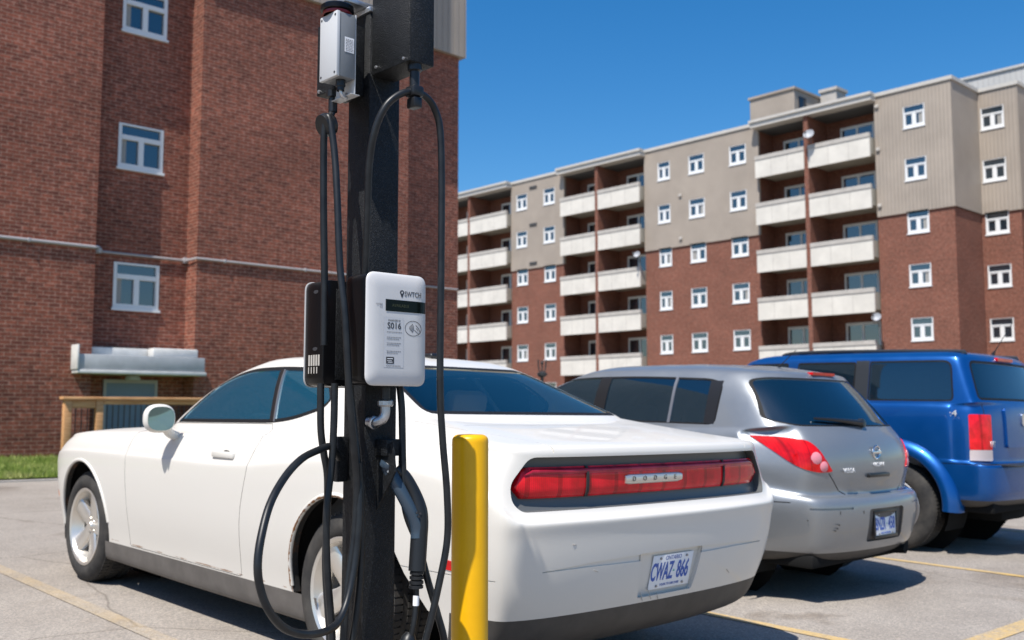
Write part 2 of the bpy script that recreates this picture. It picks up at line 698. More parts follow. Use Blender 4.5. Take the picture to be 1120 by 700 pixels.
# --- the brown brick building on the left
LB = thing('brick_building', 'tall brown brick apartment block beyond the white coupe, with narrow recess, canopy and pipe', 'building', (6.0, 19.9, 0.24))
F0, F1 = 19.9, 20.4
ZS = 10.78
wx = (7.84, 8.80)
wz = [(3.27, 4.22), (6.21, 7.15), (9.14, 10.06)]
b = MB()
wall(b, 1, F0, -26, 7.28, -1, ZS)
wall(b, 1, F1, 7.28, 9.40, -1, ZS, [(wx[0], wx[1], a, c_) for a, c_ in wz])
wall(b, 1, F0, 9.40, 14.97, -1, ZS)
wall(b, 1, F1, 14.97, 17.03, -1, ZS)
for x, s in ((7.28, 1), (9.40, -1), (14.97, 1)):
    wall(b, 0, x, F0, F1, -1, ZS, sgn=s)
wall(b, 0, 17.03, F1, 36, -1, ZS, sgn=1)
wall(b, 0, -26, F0, 36, -1, ZS, sgn=-1)
wall(b, 1, 36, -26, 17.03, -1, ZS, sgn=1)
b.build('wall', 'brick_brown', LB, smooth=0, world=True)
b = MB()
o = 0.14
zt = 17.6
for (xa, xb, f) in ((-26.1, 7.28 + o, F0 - o), (7.28 + o, 9.40 - o, F1 - o), (9.40 - o, 14.97 + o, F0 - o), (14.97 + o, 17.03 + o, F1 - o)):
    b.box((xa, f, ZS), (xb, f + 0.62, zt))
b.box((17.03 - 0.3, F1 - o + 0.62, ZS), (17.03 + o, 36.1, zt))
b.box((-26, F0 + 0.45, zt - 0.15), (17.0, 36, zt - 0.05))
b.build('siding', 'siding_beige', LB, smooth=0, world=True)
for k, (a, c_) in enumerate(wz):
    w_ = window(LB, 1, F1, -1, wx[0], wx[1], a, c_, 0.27, 0.07, 0.09, shade=-0.12, d=-0.04)
# canopy, door, conduit
b = MB()
b.box((6.93, 19.6, 1.96), (9.50, 20.39, 2.26), 0.01)
b.build('canopy', 'canopy_metal', LB, world=True)
cp = LB.children[-1]
b = MB()
b.box((6.91, 19.57, 1.89), (9.53, 20.39, 1.958), 0.008)
b.box((6.89, 19.56, 1.96), (6.927, 20.39, 2.44), 0.008)
b.box((6.93, 20.05, 2.262), (9.45, 20.39, 2.43), 0.01)
b.box((8.45, 19.75, 2.263), (9.42, 20.04, 2.44), 0.03)
b.build('canopy_trim', 'canopy_white', cp, world=True)
b = MB()
b.lathe([(0.0, 0.0), (0.14, 0.0), (0.15, 0.03), (0.12, 0.09), (0, 0.1)], 18, Matrix.Translation((8.15, 20.0, 1.788)))
b.build('canopy_light', 'dish_grey', cp, world=True)
b = MB()
b.box((7.70, F1 - 0.06, -0.4), (7.76, F1 - 0.002, 1.80))
b.box((8.76, F1 - 0.06, -0.4), (8.82, F1 - 0.002, 1.80))
b.box((7.761, F1 - 0.06, 1.73), (8.759, F1 - 0.002, 1.80))
dr = b.build('door_frame', 'conduit_grey', LB, smooth=0, world=True)
b = MB()
b.box((7.762, F1 - 0.045, -0.4), (8.758, F1 - 0.003, 1.729))
for k in range(9):
    x = 7.80 + k * 0.107
    b.box((x, F1 - 0.052, -0.3), (x + 0.07, F1 - 0.0455, 1.0), 0.003)
d_ = b.build('door', 'door_blue', LB, smooth=0, world=True)
b = MB()
b.box((8.62, F1 - 0.1, 0.75), (8.66, F1 - 0.053, 0.95), 0.008)
b.build('handle', 'conduit_grey', d_, world=True)
b = MB()
zc = 4.39
b.tube([(-26, F0 - 0.03, zc), (7.26, F0 - 0.03, zc)], 0.032, 8, smooth=0)
b.tube([(7.26, F0 - 0.03, zc), (7.32, F0 - 0.03, zc), (7.33, F1 - 0.05, zc), (9.33, F1 - 0.04, zc), (9.36, F0 - 0.03, zc), (14.96, F0 - 0.03, zc)], 0.024, 8, smooth=0)
b.tube([(14.98, F1 - 0.03, zc), (17.0, F1 - 0.03, zc)], 0.024, 8, smooth=0)
b.box((9.30, F1 - 0.09, zc - 0.06), (9.395, F1 - 0.003, zc + 0.06), 0.01)
for x in list(range(-24, 7, 2)) + [10, 12, 14]:
    b.box((x, F0 - 0.07, zc - 0.04), (x + 0.04, F0 - 0.002, zc + 0.04), 0.004)
b.build('conduit', 'conduit_grey', LB, world=True)
b = MB()
b.lathe([(0, 0), (0.07, 0.0), (0.085, 0.03), (0.085, 0.09), (0.05, 0.13), (0, 0.14)], 16, Matrix.Translation((7.46, F1 - 0.12, zc - 0.05)))
b.box((7.40, F1 - 0.06, zc - 0.05), (7.52, F1 - 0.002, zc + 0.12), 0.01)
b.build('wall_light', 'dish_grey', LB, world=True)

# timber railing before the entrance
RL = thing('wooden_railing', 'unpainted timber railing with square posts before the brick building entrance', 'railing', (6.5, 17.5, gz(6.5, 17.5)))
zr = 1.41
for x in (5.97, 6.50, 8.9, 11.3):
    b = MB()
    b.box((x, 17.45, gz(x, 17.5)), (x + 0.12, 17.57, zr - 0.055), 0.006)
    b.build('post', 'lumber', RL, world=True)
for (xa, xb, z0, z1, y0, y1) in ((5.93, 11.5, zr - 0.05, zr, 17.41, 17.61), (6.095, 6.495, zr - 0.19, zr - 0.06, 17.47, 17.53), (6.63, 8.895, zr - 0.13, zr - 0.055, 17.47, 17.52), (9.03, 11.29, zr - 0.13, zr - 0.055, 17.47, 17.52), (6.095, 6.495, 0.36, 0.45, 17.47, 17.53), (6.63, 8.895, 0.36, 0.45, 17.47, 17.52), (9.03, 11.29, 0.36, 0.45, 17.47, 17.52)):
    b = MB()
    b.box((xa, y0, z0), (xb, y1, z1), 0.006)
    b.build('rail', 'lumber', RL, world=True)
bal = MB()
for x in [6.17 + 0.1 * k for k in range(4)]:
    bal.tube([(x, 17.5, 0.44), (x, 17.5, zr - 0.18)], 0.009, 6, smooth=0)
for k in range(46):
    x = 6.70 + 0.1 * k
    if not 8.86 < x < 9.05:
        bal.tube([(x, 17.5, 0.44), (x, 17.5, zr - 0.12)], 0.009, 6, smooth=0)
bal.build('baluster', 'black_metal', RL, world=True)

# --- the long apartment block on the right
AX = 51.0
AB = thing('apartment_building', 'long six storey brick and beige apartment block with stacked white balconies', 'building', (AX, 35, gz(AX, 35)))
ZB, ZT = 11.6, 18.25            # brick below, siding above
tops = [17.34 - 2.84 * k for k in range(6)]
WH = 1.19


def holes(ys):
    return [(y, y + w, t - WH, t) for (y, w) in ys for t in tops]


segs = [(21.36, 25.5, AX, [(22.70, 1.17)]), (32.95, 41.7, AX, [(33.75, 1.2), (36.85, 1.2), (39.55, 1.0)]), (49.2, 54.7, AX, [(50.05, 1.15), (52.95, 1.15)]), (19.34, 21.36, 54.36, [(19.96, 1.2)]), (4, 19.34, 58.0, [(14.5, 1.2)])]
br, sd = MB(), MB()
rb = random.Random(11)
for (ya, yb, X, ws) in segs:
    H = holes(ws)
    hb = [(a, b_, lo, min(hi, ZB)) for a, b_, lo, hi in H if lo < ZB - 0.02]
    hs = [(a, b_, max(lo, ZB), hi) for a, b_, lo, hi in H if hi > ZB + 0.02]
    # the third row of windows cuts just into the siding
    hb = [(a, b_, lo, hi if hi < ZB else ZB) for a, b_, lo, hi in hb]
    wall(br, 0, X, ya, yb, -3, ZB, hb, -1, 0.14)
    wall(sd, 0, X - 0.09, ya - 0.09, yb, ZB, ZT, hs, -1, 0.22)
    y_lo = ya - 0.09
    sd.quad((X - 0.09, y_lo, ZB), (X + 0.1, y_lo, ZB), (X + 0.1, yb, ZB), (X - 0.09, yb, ZB))
for (Y, xa, xb) in ((21.36, AX, 54.36), (19.34, 54.36, 58.0)):
    wall(br, 1, Y, xa, xb, -3, ZB, sgn=-1)
    wall(sd, 1, Y - 0.09, xa - 0.09, xb - 0.09, ZB, ZT, sgn=-1)
wall(br, 1, 80, AX, 70, -3, ZB, sgn=1)
wall(br, 0, AX, 68.5, 80, -3, ZB)
wall(sd, 0, AX - 0.09, 68.5, 80, ZB, ZT)
wall(br, 0, 70, 4, 80, -3, ZB, sgn=1)
wall(sd, 0, 70, 4, 80, ZB, ZT, sgn=1)
BK = 52.7
bays = [(25.5, 32.95, 29.46), (41.7, 49.2, 45.63), (54.7, 68.5, 59.17)]
for (ya, yb, ym) in bays:
    wall(br, 0, BK, ya, yb, -3, 18.0)
    wall(br, 1, ya, AX, BK, -3, ZB, sgn=1)
    wall(br, 1, yb, AX, BK, -3, ZB, sgn=-1)
    wall(br, 1, ya, AX + 0.2, BK, ZB, ZT - 0.25, sgn=1)
    wall(br, 1, yb, AX + 0.2, BK, ZB, ZT - 0.25, sgn=-1)
    wall(sd, 1, ya, AX - 0.09, AX + 0.2, ZB, ZT, sgn=1)
    wall(sd, 1, yb, AX - 0.09, AX + 0.2, ZB, ZT, sgn=-1)
    ps = [ym] if yb < 60 else [ym, 63.8]
    for y in ps:
        br.box((50.52, y - 0.13, -3), (BK, y + 0.13, 17.99))
br.build('wall', 'brick_red', AB, smooth=0, world=True)
sd.build('siding', 'siding_beige', AB, smooth=0, world=True)
rf = MB()
rf.box((AX + 0.15, 21.5, ZT - 0.3), (70, 80, ZT - 0.2))
rf.box((54.5, 19.5, ZT - 0.3), (70, 21.5, ZT - 0.2))
rf.box((58.2, 4, ZT - 0.3), (70, 19.5, ZT - 0.2))
rfo = rf.build('roof', 'roof_tar', AB, smooth=0, world=True)
cp = MB()
for (ya, yb, X) in ((21.2, 25.5, AX), (32.95, 41.7, AX), (49.2, 54.7, AX), (19.2, 21.2, 54.36)):
    cp.box((X - 0.17, ya - 0.02, ZT), (X + 0.2, yb + 0.02, ZT + 0.2))
cp.box((AX + 0.201, 21.18, ZT + 0.001), (54.3, 21.36, ZT + 0.2))
cp.box((54.57, 19.18, ZT + 0.001), (58.0, 19.36, ZT + 0.2))
for (ya, yb, ym) in bays:
    cp.box((50.35, ya - 0.12, ZT - 0.24), (BK, yb + 0.12, ZT + 0.04))
    cp.box((50.25, ya - 0.16, ZT + 0.042), (50.7, yb + 0.16, ZT + 0.2))
cp.build('coping', 'coping_metal', rfo, smooth=0, world=True)
# roof houses
ph = MB()
ph.box((54, 32.2, ZT - 0.1), (60, 35.4, 21.05))
ph.box((53.9, 32.1, 21.051), (60.1, 35.5, 21.2))
po = ph.build('penthouse', 'siding_beige', AB, smooth=0, world=True)
pw = MB()
pw.box((54.5, 32.14, 19.6), (55.3, 32.198, 20.7))
pw.build('window', 'window_dark', po, smooth=0, world=True)
ph = MB()
ph.box((57, 31.0, ZT - 0.1), (58.2, 32.1, 21.4))
ph.box((56.9, 30.9, 21.401), (58.3, 32.19, 21.6))
ph.build('chimney', 'concrete_band', AB, smooth=0, world=True)
ph = MB()
ph.box((58.0, 3, ZT - 0.1), (66, 23.6, 20.35))
ph.box((57.9, 2.9, 20.351), (66.1, 23.7, 20.5))
ph.build('upper_storey', 'siding_grey', AB, smooth=0, world=True)
# windows
for (ya, yb, X, ws) in segs:
    for (y, w) in ws:
        for k, t in enumerate(tops):
            if X > 57 and k > 2:
                continue
            X_ = X - (0.09 if t - WH > ZB - 1 else 0.0)
            window(AB, 0, X_, -1, y, y + w, t - WH, t, 0.36, 0.055, 0.17, shade=rb.choice([0, 0, 0.3, -0.25, 0]), d=-0.06)
# balconies and patio doors
for (ya, yb, ym) in bays:
    parts = [(ya + 0.10, ym - 0.135), (ym + 0.135, yb - 0.10)] if yb < 60 else [(ya + 0.1, ym - 0.135), (ym + 0.135, 63.6)]
    for (a, b_) in parts:
        for k, t in enumerate(tops):
            z = 16.26 - 2.84 * k
            mb = MB()
            mb.box((50.5, a, z - 1.32), (50.6, b_, z - 0.24))
            nj = max(2, round((b_ - a) / 1.25))
            bo = mb.build('balcony', 'concrete_panel', AB, smooth=0, world=True)
            mb = MB()
            mb.box((50.63, a, z - 1.16), (BK - 0.003, b_, z - 0.98))
            for yy in (a, b_ - 0.08):
                mb.box((50.601, yy, z - 0.979), (BK - 0.003, yy + 0.08, z - 0.24))
            mb.build('slab', 'soffit_paint', bo, smooth=0, world=True)
            mb = MB()
            mb.box((50.46, a - 0.01, z - 0.235), (50.66, b_ + 0.01, z))
            for q in range(1, nj):
                yy = a + (b_ - a) * q / nj
                mb.box((50.495, yy - 0.012, z - 1.31), (50.4995, yy + 0.012, z - 0.245))
            mb.build('railing_cap', 'concrete_band', bo, smooth=0, world=True)
            # patio door on the back wall
            c0 = a + 0.75 if abs(a - (ym + 0.135)) > 0.01 else a + 0.50
            dw = 2.1
            zf = z - 0.979
            f = MB()
            for (u0, u1, z0, z1) in ((c0, c0 + 0.13, zf, zf + 2.18), (c0 + dw - 0.13, c0 + dw, zf, zf + 2.18), (c0 + 0.13, c0 + dw - 0.13, zf + 2.02, zf + 2.18), (c0 + dw / 2 - 0.07, c0 + dw / 2 + 0.07, zf + 0.08, zf + 2.02), (c0 + 0.13, c0 + dw - 0.13, zf, zf + 0.08)):
                f.box((BK - 0.08, u0, z0), (BK - 0.004, u1, z1))
            fo = f.build('patio_door', 'window_white', AB, smooth=0, world=True)
            f = MB()
            f.box((BK - 0.05, c0 + 0.09, zf + 0.08), (BK - 0.04, c0 + dw / 2 - 0.05, zf + 2.02))
            f.box((BK - 0.06, c0 + dw / 2 + 0.05, zf + 0.08), (BK - 0.05, c0 + dw - 0.09, zf + 2.02))
            f.build('pane', 'window_glass', fo, smooth=0, world=True)
# small wall vents
for (y, z) in ((44.1 - 5.0, 15.2), (39.1, 12.1)):
    pass
for (y, w) in ((51.9, 0.75),):
    for z in (17.7, 14.9, 12.0):
        mb = MB()
        mb.box((AX - 0.15, y, z - 0.13), (AX - 0.093, y + w, z + 0.07))
        for q in range(3):
            mb.box((AX - 0.165, y + 0.03, z - 0.1 + q * 0.055), (AX - 0.151, y + w - 0.03, z - 0.07 + q * 0.055))
        mb.build('vent', 'roof_tar', AB, smooth=0, world=True)
for (y, zs) in ((38.6, (14.9, 12.1)), (25.2, (17.7, 15.3, 12.2))):
    for z in zs:
        mb = MB()
        mb.box((AX - 0.2, y, z - 0.09), (AX - 0.093, y + 0.22, z + 0.09), 0.02)
        mb.build('vent', 'concrete_band', AB, world=True)


# satellite dishes
def dish(y, z, lab, x=50.2, r=0.29):
    t = thing('satellite_dish', lab, 'satellite dish', (x, y, z), 'satellite dishes on the apartment block')
    M = Matrix.Rotation(R(-62), 4, 'Y') @ Matrix.Rotation(R(12), 4, 'X')
    b = MB()
    b.lathe([(0, 0), (r * 0.35, 0.015), (r * 0.7, 0.055), (r, 0.12), (r + 0.012, 0.115), (r * 0.7, 0.04), (0, -0.02)], 24, M)
    b.build('reflector', 'dish_grey', t)
    b = MB()
    b.tube([(0, 0, -r), (-0.35, 0, -0.32), (-0.42, 0, 0.06)], 0.018, 6, smooth=0)
    b.box((-0.48, -0.05, 0.03), (-0.38, 0.05, 0.15), 0.015)
    b.build('feed_arm', 'roof_tar', t)
    b = MB()
    b.tube([(0.03, 0, 0), (0.16, 0, -0.1), (0.2, 0, -0.5)], 0.028, 8, smooth=0)
    b.build('mast', 'roof_tar', t)


dish(29.05, 16.75, 'round grey satellite dish beside brick fin of the uppermost balcony')
dish(41.75, 11.3, 'satellite dish clamped to balcony side between the two window columns', r=0.21)
dish(25.35, 6.05, 'satellite dish low on the balcony corner just above the blue car roof', r=0.23)

# lamp post seen over the white car's roof
lx, ly = 21.1, 21.3
LP = thing('lamp_post', 'dark lamp post with forked head between white car roof and silver car', 'lamp post', (lx, ly, gz(lx, ly)))
b = MB()
b.lathe([(0.09, 0), (0.09, 0.15), (0.05, 0.2), (0.045, 2.1), (0.06, 2.12), (0.06, 2.2)], 14)
b.build('pole', 'lamp_black', LP)
b = MB()
for s in (-1, 1):
    b.tube([(0, 0, 2.15), (0.06 * s, -0.05 * s, 2.22), (0.085 * s, -0.07 * s, 2.38), (0.09 * s, -0.075 * s, 2.56)], 0.022, 8)
b.tube([(0, 0, 2.15), (0, 0, 2.42)], 0.025, 8, smooth=0)
b.lathe([(0.0, 2.40), (0.04, 2.42), (0.045, 2.48), (0.0, 2.54)], 14)
b.lathe([(0.06, 2.02), (0.15, 2.08), (0.15, 2.16), (0.05, 2.2)], 14)
b.build('lamp_head', 'lamp_black', LP)

# ------------------------------------------------------------------ car bodies
def bspl(P, n, mirror):
    """uniform cubic B-spline down axis 0, n samples per span; mirror = y-mirrored phantom points at the ends (first, last)"""
    def ph(a, b, mir):
        if mir:
            q = b.copy()
            q[..., 1] *= -1
            return q
        return 2 * a - b
    E = np.concatenate([ph(P[0], P[1], mirror[0])[None], P, ph(P[-1], P[-2], mirror[1])[None]])
    out = []
    m = len(P)
    for i in range(m - 1):
        for j in range(n):
            t = j / n
            w = np.array([(1 - t) ** 3, 3 * t ** 3 - 6 * t ** 2 + 4, -3 * t ** 3 + 3 * t ** 2 + 3 * t + 1, t ** 3]) / 6
            out.append(sum(w[k] * E[i + k] for k in range(4)))
    w = np.array([1, 4, 1]) / 6
    out.append(sum(w[k] * E[m - 1 + k] for k in range(3)))
    return np.array(out)


def surf(rows, nr=4, nc=5, push=0.85):
    P = np.array(rows, float)
    mr, mc = (False, True), (True, True)

    def ev(Q, a, b):
        q = bspl(Q, a, mr)
        return bspl(q.transpose(1, 0, 2), b, mc).transpose(1, 0, 2)
    Q = P.copy()
    for it in range(2):
        d = P - ev(Q, 1, 1)
        Q = Q + push * d
        Q[-1, :, 1] = 0
        Q[:, 0, 1] = 0
        Q[:, -1, 1] = 0
    G = ev(Q, nr, nc)
    G[-1, :, 1] = 0
    G[:, 0, 1] = 0
    G[:, -1, 1] = 0
    return G


def lerp_knots(kn, n=16):
    """kn: {column: value} -> n values"""
    xs = sorted(kn)
    return [float(np.interp(i, xs, [kn[x] for x in xs])) for i in range(n)]


def rounded_row(xr, xf, yw, z, side, rc=0.17, fc=0.24, ins=0.11, wid=None, bow=0.085):
    z = lerp_knots(z) if isinstance(z, dict) else z
    x = [xr, xr + bow * 0.22, xr + bow, xr + rc, xr + rc * 2.3] + list(side) + [xf - fc, xf - 0.07, xf]
    y = [0, 0.42 * yw, 0.75 * yw, yw - ins, yw - 0.028, yw - 0.006, yw, yw, yw - 0.004, yw - 0.006, yw - 0.008, yw - 0.004, yw - 0.03, yw - 0.14, 0.56 * yw, 0]
    if wid:
        y = [a + lerp_knots(wid)[i] * (1 if 0 < i < 15 else 0) for i, a in enumerate(y)]
    return [(x[i], y[i], z[i]) for i in range(16)]


def house_row(xr, xrc, yrc, xfc, yfc, xf, ys, zr, zs, zf, bow=None):
    """ring of the greenhouse: rear centre, rear corner, side, front corner, front centre"""
    xs = [xr, xr + (xrc - xr) * 0.14, xr + (xrc - xr) * 0.5, xrc]
    y = [0, yrc * 0.5, yrc * 0.85, yrc]
    z = [zr, zr, zr, zr * 0.75 + zs * 0.25]
    a, b = xrc + 0.10, xfc - 0.10
    for k in range(8):
        t = k / 7
        xs.append(a + (b - a) * (t ** 1.0))
        y.append(ys - 0.035 * (abs(t - 0.45) / 0.55) ** 2.2)
        z.append(zs + (zr - zs) * max(0, 0.3 - t) * 1.5 + (zf - zs) * max(0, t - 0.8) * 2.0)
    y[4] = min(y[4], yrc + (ys - yrc) * 0.75)
    xs += [xfc, xf + (xfc - xf) * 0.5, xf + (xfc - xf) * 0.14, xf]
    y += [yfc, yfc * 0.8, yfc * 0.42, 0]
    z += [zs * 0.4 + zf * 0.6, zf, zf, zf]
    return list(zip(xs, y, z))


class Car:
    def __init__(s, name, label, loc, yaw, rows, paint, nr=4, nc=5):
        s.root = thing(name, label, 'car', (loc[0], loc[1], gz(*loc)), None)
        n = Vector((-SLX, -SLY, 1)).normalized()
        f = Vector((-math.sin(R(yaw)), math.cos(R(yaw)), 0))
        f = (f - n * f.dot(n)).normalized()
        l = n.cross(f)
        s.root.rotation_euler = Matrix((f, l, n)).transposed().to_euler()
        s.paint = paint
        G = surf(rows, nr, nc)
        A, B = G.shape[:2]
        s.bm = bmesh.new()
        vs = {}
        for sg in (1, -1):
            for i in range(A):
                for j in range(B):
                    x, y, z = G[i, j]
                    vs[sg, i, j] = s.bm.verts.new((x, y * sg, z))
            for i in range(A - 1):
                for j in range(B - 1):
                    q = [vs[sg, i, j], vs[sg, i, j + 1], vs[sg, i + 1, j + 1], vs[sg, i + 1, j]]
                    s.bm.faces.new(q if sg < 0 else q[::-1])
        bmesh.ops.remove_doubles(s.bm, verts=list(s.bm.verts), dist=2e-4)
        bmesh.ops.dissolve_degenerate(s.bm, edges=list(s.bm.edges), dist=1e-5)
        bmesh.ops.recalc_face_normals(s.bm, faces=list(s.bm.faces))
        s.bm.normal_update()
        # make sure it points outward
        top = max(s.bm.faces, key=lambda f_: f_.calc_center_median().z)
        if top.normal.z < 0:
            bmesh.ops.reverse_faces(s.bm, faces=list(s.bm.faces))
        s.bm.normal_update()
        s.kd = kdtree.KDTree(len(s.bm.verts))
        s.nrm = []
        for i, v in enumerate(s.bm.verts):
            s.kd.insert(v.co, i)
            s.nrm.append(v.normal.copy())
        s.kd.balance()
        s.bvh = BVHTree.FromBMesh(s.bm)

    def normal_at(s, co):
        r = Vector((0, 0, 0))
        for c, i, d in s.kd.find_n(co, 4):
            r += s.nrm[i] / (d + 1e-4)
        return r.normalized()

    def rear_x(s, y, z):
        h = s.bvh.ray_cast(Vector((-5, y, z)), Vector((1, 0, 0)))
        return h[0].x if h[0] else None

    def side_y(s, x, z, sg=1):
        h = s.bvh.ray_cast(Vector((x, 5 * sg, z)), Vector((0, -sg, 0)))
        return h[0].y if h[0] else None

    def cut(s, poly, A, B, pred):
        bm = s.bm
        A, B = Vector(A), Vector(B)
        us = [p[0] for p in poly]
        vs = [p[1] for p in poly]
        lo, hi = (min(us) - .004, min(vs) - .004), (max(us) + .004, max(vs) + .004)

        def bb(f):
            a = [v.co.dot(A) for v in f.verts]
            b = [v.co.dot(B) for v in f.verts]
            return min(a), max(a), min(b), max(b)
        cand = set()
        for f in bm.faces:
            x0, x1, y0, y1 = bb(f)
            if x1 < lo[0] or x0 > hi[0] or y1 < lo[1] or y0 > hi[1]:
                continue
            if pred(f.calc_center_median(), f.normal):
                cand.add(f)
        n = len(poly)
        for k in range(n):
            p, q = Vector(poly[k]), Vector(poly[(k + 1) % n])
            if (q - p).length < 1e-6:
                continue
            ex = 0.0005
            e0, e1 = (min(p.x, q.x) - ex, min(p.y, q.y) - ex), (max(p.x, q.x) + ex, max(p.y, q.y) + ex)
            sub = []
            for f in cand:
                x0, x1, y0, y1 = bb(f)
                if not (x1 < e0[0] or x0 > e1[0] or y1 < e0[1] or y0 > e1[1]):
                    sub.append(f)
            if not sub:
                continue
            d = (q - p).normalized()
            nn = Vector((-d.y, d.x))
            pn = A * nn.x + B * nn.y
            co = A * p.x + B * p.y
            # A and B are orthonormal
            geom = sub + list({e for f in sub for e in f.edges}) + list({v for f in sub for v in f.verts})
            ret = bmesh.ops.bisect_plane(bm, geom=geom, dist=1e-6, plane_co=co, plane_no=pn)
            new = {g for g in ret['geom'] if isinstance(g, bmesh.types.BMFace)}
            cand = {f for f in cand if f.is_valid} | new
        out = []
        for f in cand:
            c = f.calc_center_median()
            if pred(c, f.normal) and inpoly((c.dot(A), c.dot(B)), poly):
                out.append(f)
        return out

    def mesh_from(s, name, faces, mat, parent, off=None, rim=True, delete=True):
        """lift faces out of the shell into a mesh of their own"""
        fs = set(faces)
        vm, pos, nor, F, FM = {}, [], [], [], []
        for f in faces:
            q = []
            for v in f.verts:
                if v not in vm:
                    vm[v] = len(pos)
                    nn = s.normal_at(v.co)
                    pos.append(off(v.co, nn) if off else v.co.copy())
                    nor.append(nn)
                q.append(vm[v])
            F.append(q)
        if off and rim:
            for f in faces:
                k = len(f.verts)
                for lp in f.loops:
                    e = lp.edge
                    if sum(1 for g in e.link_faces if g in fs) == 1:
                        a, b = lp.vert, lp.link_loop_next.vert
                        pa, pb = a.co.copy(), b.co.copy()
                        qa, qb = pos[vm[a]], pos[vm[b]]
                        nn = (pa - pb).cross(qa - pa)
                        if nn.length < 1e-12:
                            continue
                        nn.normalize()
                        i = len(pos)
                        pos += [pb, pa, qa.copy(), qb.copy()]
                        nor += [nn] * 4
                        F.append([i, i + 1, i + 2, i + 3])
        me = bpy.data.meshes.new(name)
        me.from_pydata(pos, [], F)
        me.update()
        me.materials.append(MATS[mat] if isinstance(mat, str) else mat)
        me.shade_smooth()
        me.normals_split_custom_set_from_vertices([tuple(n) for n in nor])
        o = link(name, me, parent or s.root)
        if delete:
            bmesh.ops.delete(s.bm, geom=list(faces), context='FACES')
        return o

    def patch(s, name, poly, A, B, pred, mat, parent=None, depth=0.0, dirv=None, rim=True):
        fs = s.cut(poly, A, B, pred)
        if not fs:
            print('EMPTY CUT', name)
            return None
        off = None
        if depth:
            off = (lambda c, n: c - n * depth) if dirv is None else (lambda c, n: c + Vector(dirv) * depth)
        return s.mesh_from(name, fs, mat, parent, off, rim)

    def glass(s, name, poly, A, B, pred, seal=0.014, mat='car_glass', sealmat='seal_rubber', band=0.0, depth=0.004):
        fo = s.cut(poly, A, B, pred)
        inner = inset(poly, seal)
        s.cut(inner, A, B, pred)
        A_, B_ = Vector(A), Vector(B)
        allf = [f for f in s.bm.faces if pred(f.calc_center_median(), f.normal) and inpoly((f.calc_center_median().dot(A_), f.calc_center_median().dot(B_)), poly)]
        gi, se = [], []
        for f in allf:
            c = f.calc_center_median()
            (gi if inpoly((c.dot(A_), c.dot(B_)), inner) else se).append(f)
        o = s.mesh_from(name, gi, mat, s.root, lambda c, n: c - n * depth)
        s.mesh_from('seal', se, sealmat, o)
        return o

    def seam(s, pts, w, A, B, pred, mat='seam_dark', name='panel_gap', depth=0.006, parent=None):
        """dark shut line along a path"""
        fs = []
        ps = [Vector(p) for p in pts]
        for p, q in zip(ps, ps[1:]):
            d = (q - p).normalized()
            n = Vector((-d.y, d.x)) * w / 2
            poly = [tuple(p - n), tuple(q - n), tuple(q + n), tuple(p + n)]
            fs += [f for f in s.cut(poly, A, B, pred)]
        fs = [f for f in fs if f.is_valid]
        fs = list(dict.fromkeys(fs))
        if not fs:
            print('EMPTY SEAM', name, pts[0])
            return None
        return s.mesh_from(name, fs, mat, parent or s.root, lambda c, n: c - n * depth)

    def arch(s, x, r, z, lip=0.06, mat=None, notch=None):
        poly = [(x + r * math.cos(a), z + r * math.sin(a)) for a in [2 * math.pi * k / 56 for k in range(56)]]
        for sg in (1, -1):
            fs = s.cut(poly, (1, 0, 0), (0, 0, 1), lambda c, n: c.y * sg > 0.45)
            bmesh.ops.delete(s.bm, geom=fs, context='FACES')
            if notch:      # opening runs on down behind the wheel
                fs = s.cut(notch, (1, 0, 0), (0, 0, 1), lambda c, n: c.y * sg > 0.45)
                bmesh.ops.delete(s.bm, geom=fs, context='FACES')
        # returned flange inside the opening
        two = {1: MB(), -1: MB()}
        for e in [e for e in s.bm.edges if len(e.link_faces) == 1]:
            a, b = e.verts[0].co, e.verts[1].co
            if all(abs(math.hypot(p.x - x, p.z - z) - r) < 0.006 for p in (a, b)) and abs(a.y) > .4:
                d = Vector((0, -lip * (1 if a.y > 0 else -1), 0))
                two[1 if a.y > 0 else -1].quad(a, b, b + d, a + d)
        for sg in (1, -1):
            two[sg].build('wheel_lip', mat or s.paint, s.root, recalc=False)
            w = MB()
            M = Matrix.Translation((x, 0.48 * sg, z)) @ Matrix.Rotation(-math.pi / 2 * sg, 4, 'X')
            w.lathe([(0.0, 0.0), (r + 0.025, 0.0)], 36, M)
            a0, a1 = (R(-20), R(150 if notch else 205))
            w.lathe([(r + 0.025, 0.0), (r + 0.03, 0.40)], 36, M, arc=(-a1, -a0) if sg > 0 else (a0, a1))
            w.build('wheel_well', 'under_black', s.root)

    def finish(s, name='body'):
        bm = s.bm
        vs = [v.co.copy() for v in bm.verts]
        me = bpy.data.meshes.new(name)
        bm.to_mesh(me)
        me.materials.append(MATS[s.paint])
        me.shade_smooth()
        me.normals_split_custom_set_from_vertices([tuple(s.normal_at(c)) for c in vs])
        bm.free()
        return link(name, me, s.root)


def side(sg, nmin=0.2, ymin=0.4):
    return lambda c, n: c.y * sg > ymin and n.y * sg > nmin


def rear(xmax, nmax=-0.15):
    return lambda c, n: c.x < xmax and n.x < nmax


XA, YA, ZA = (1, 0, 0), (0, 1, 0), (0, 0, 1)


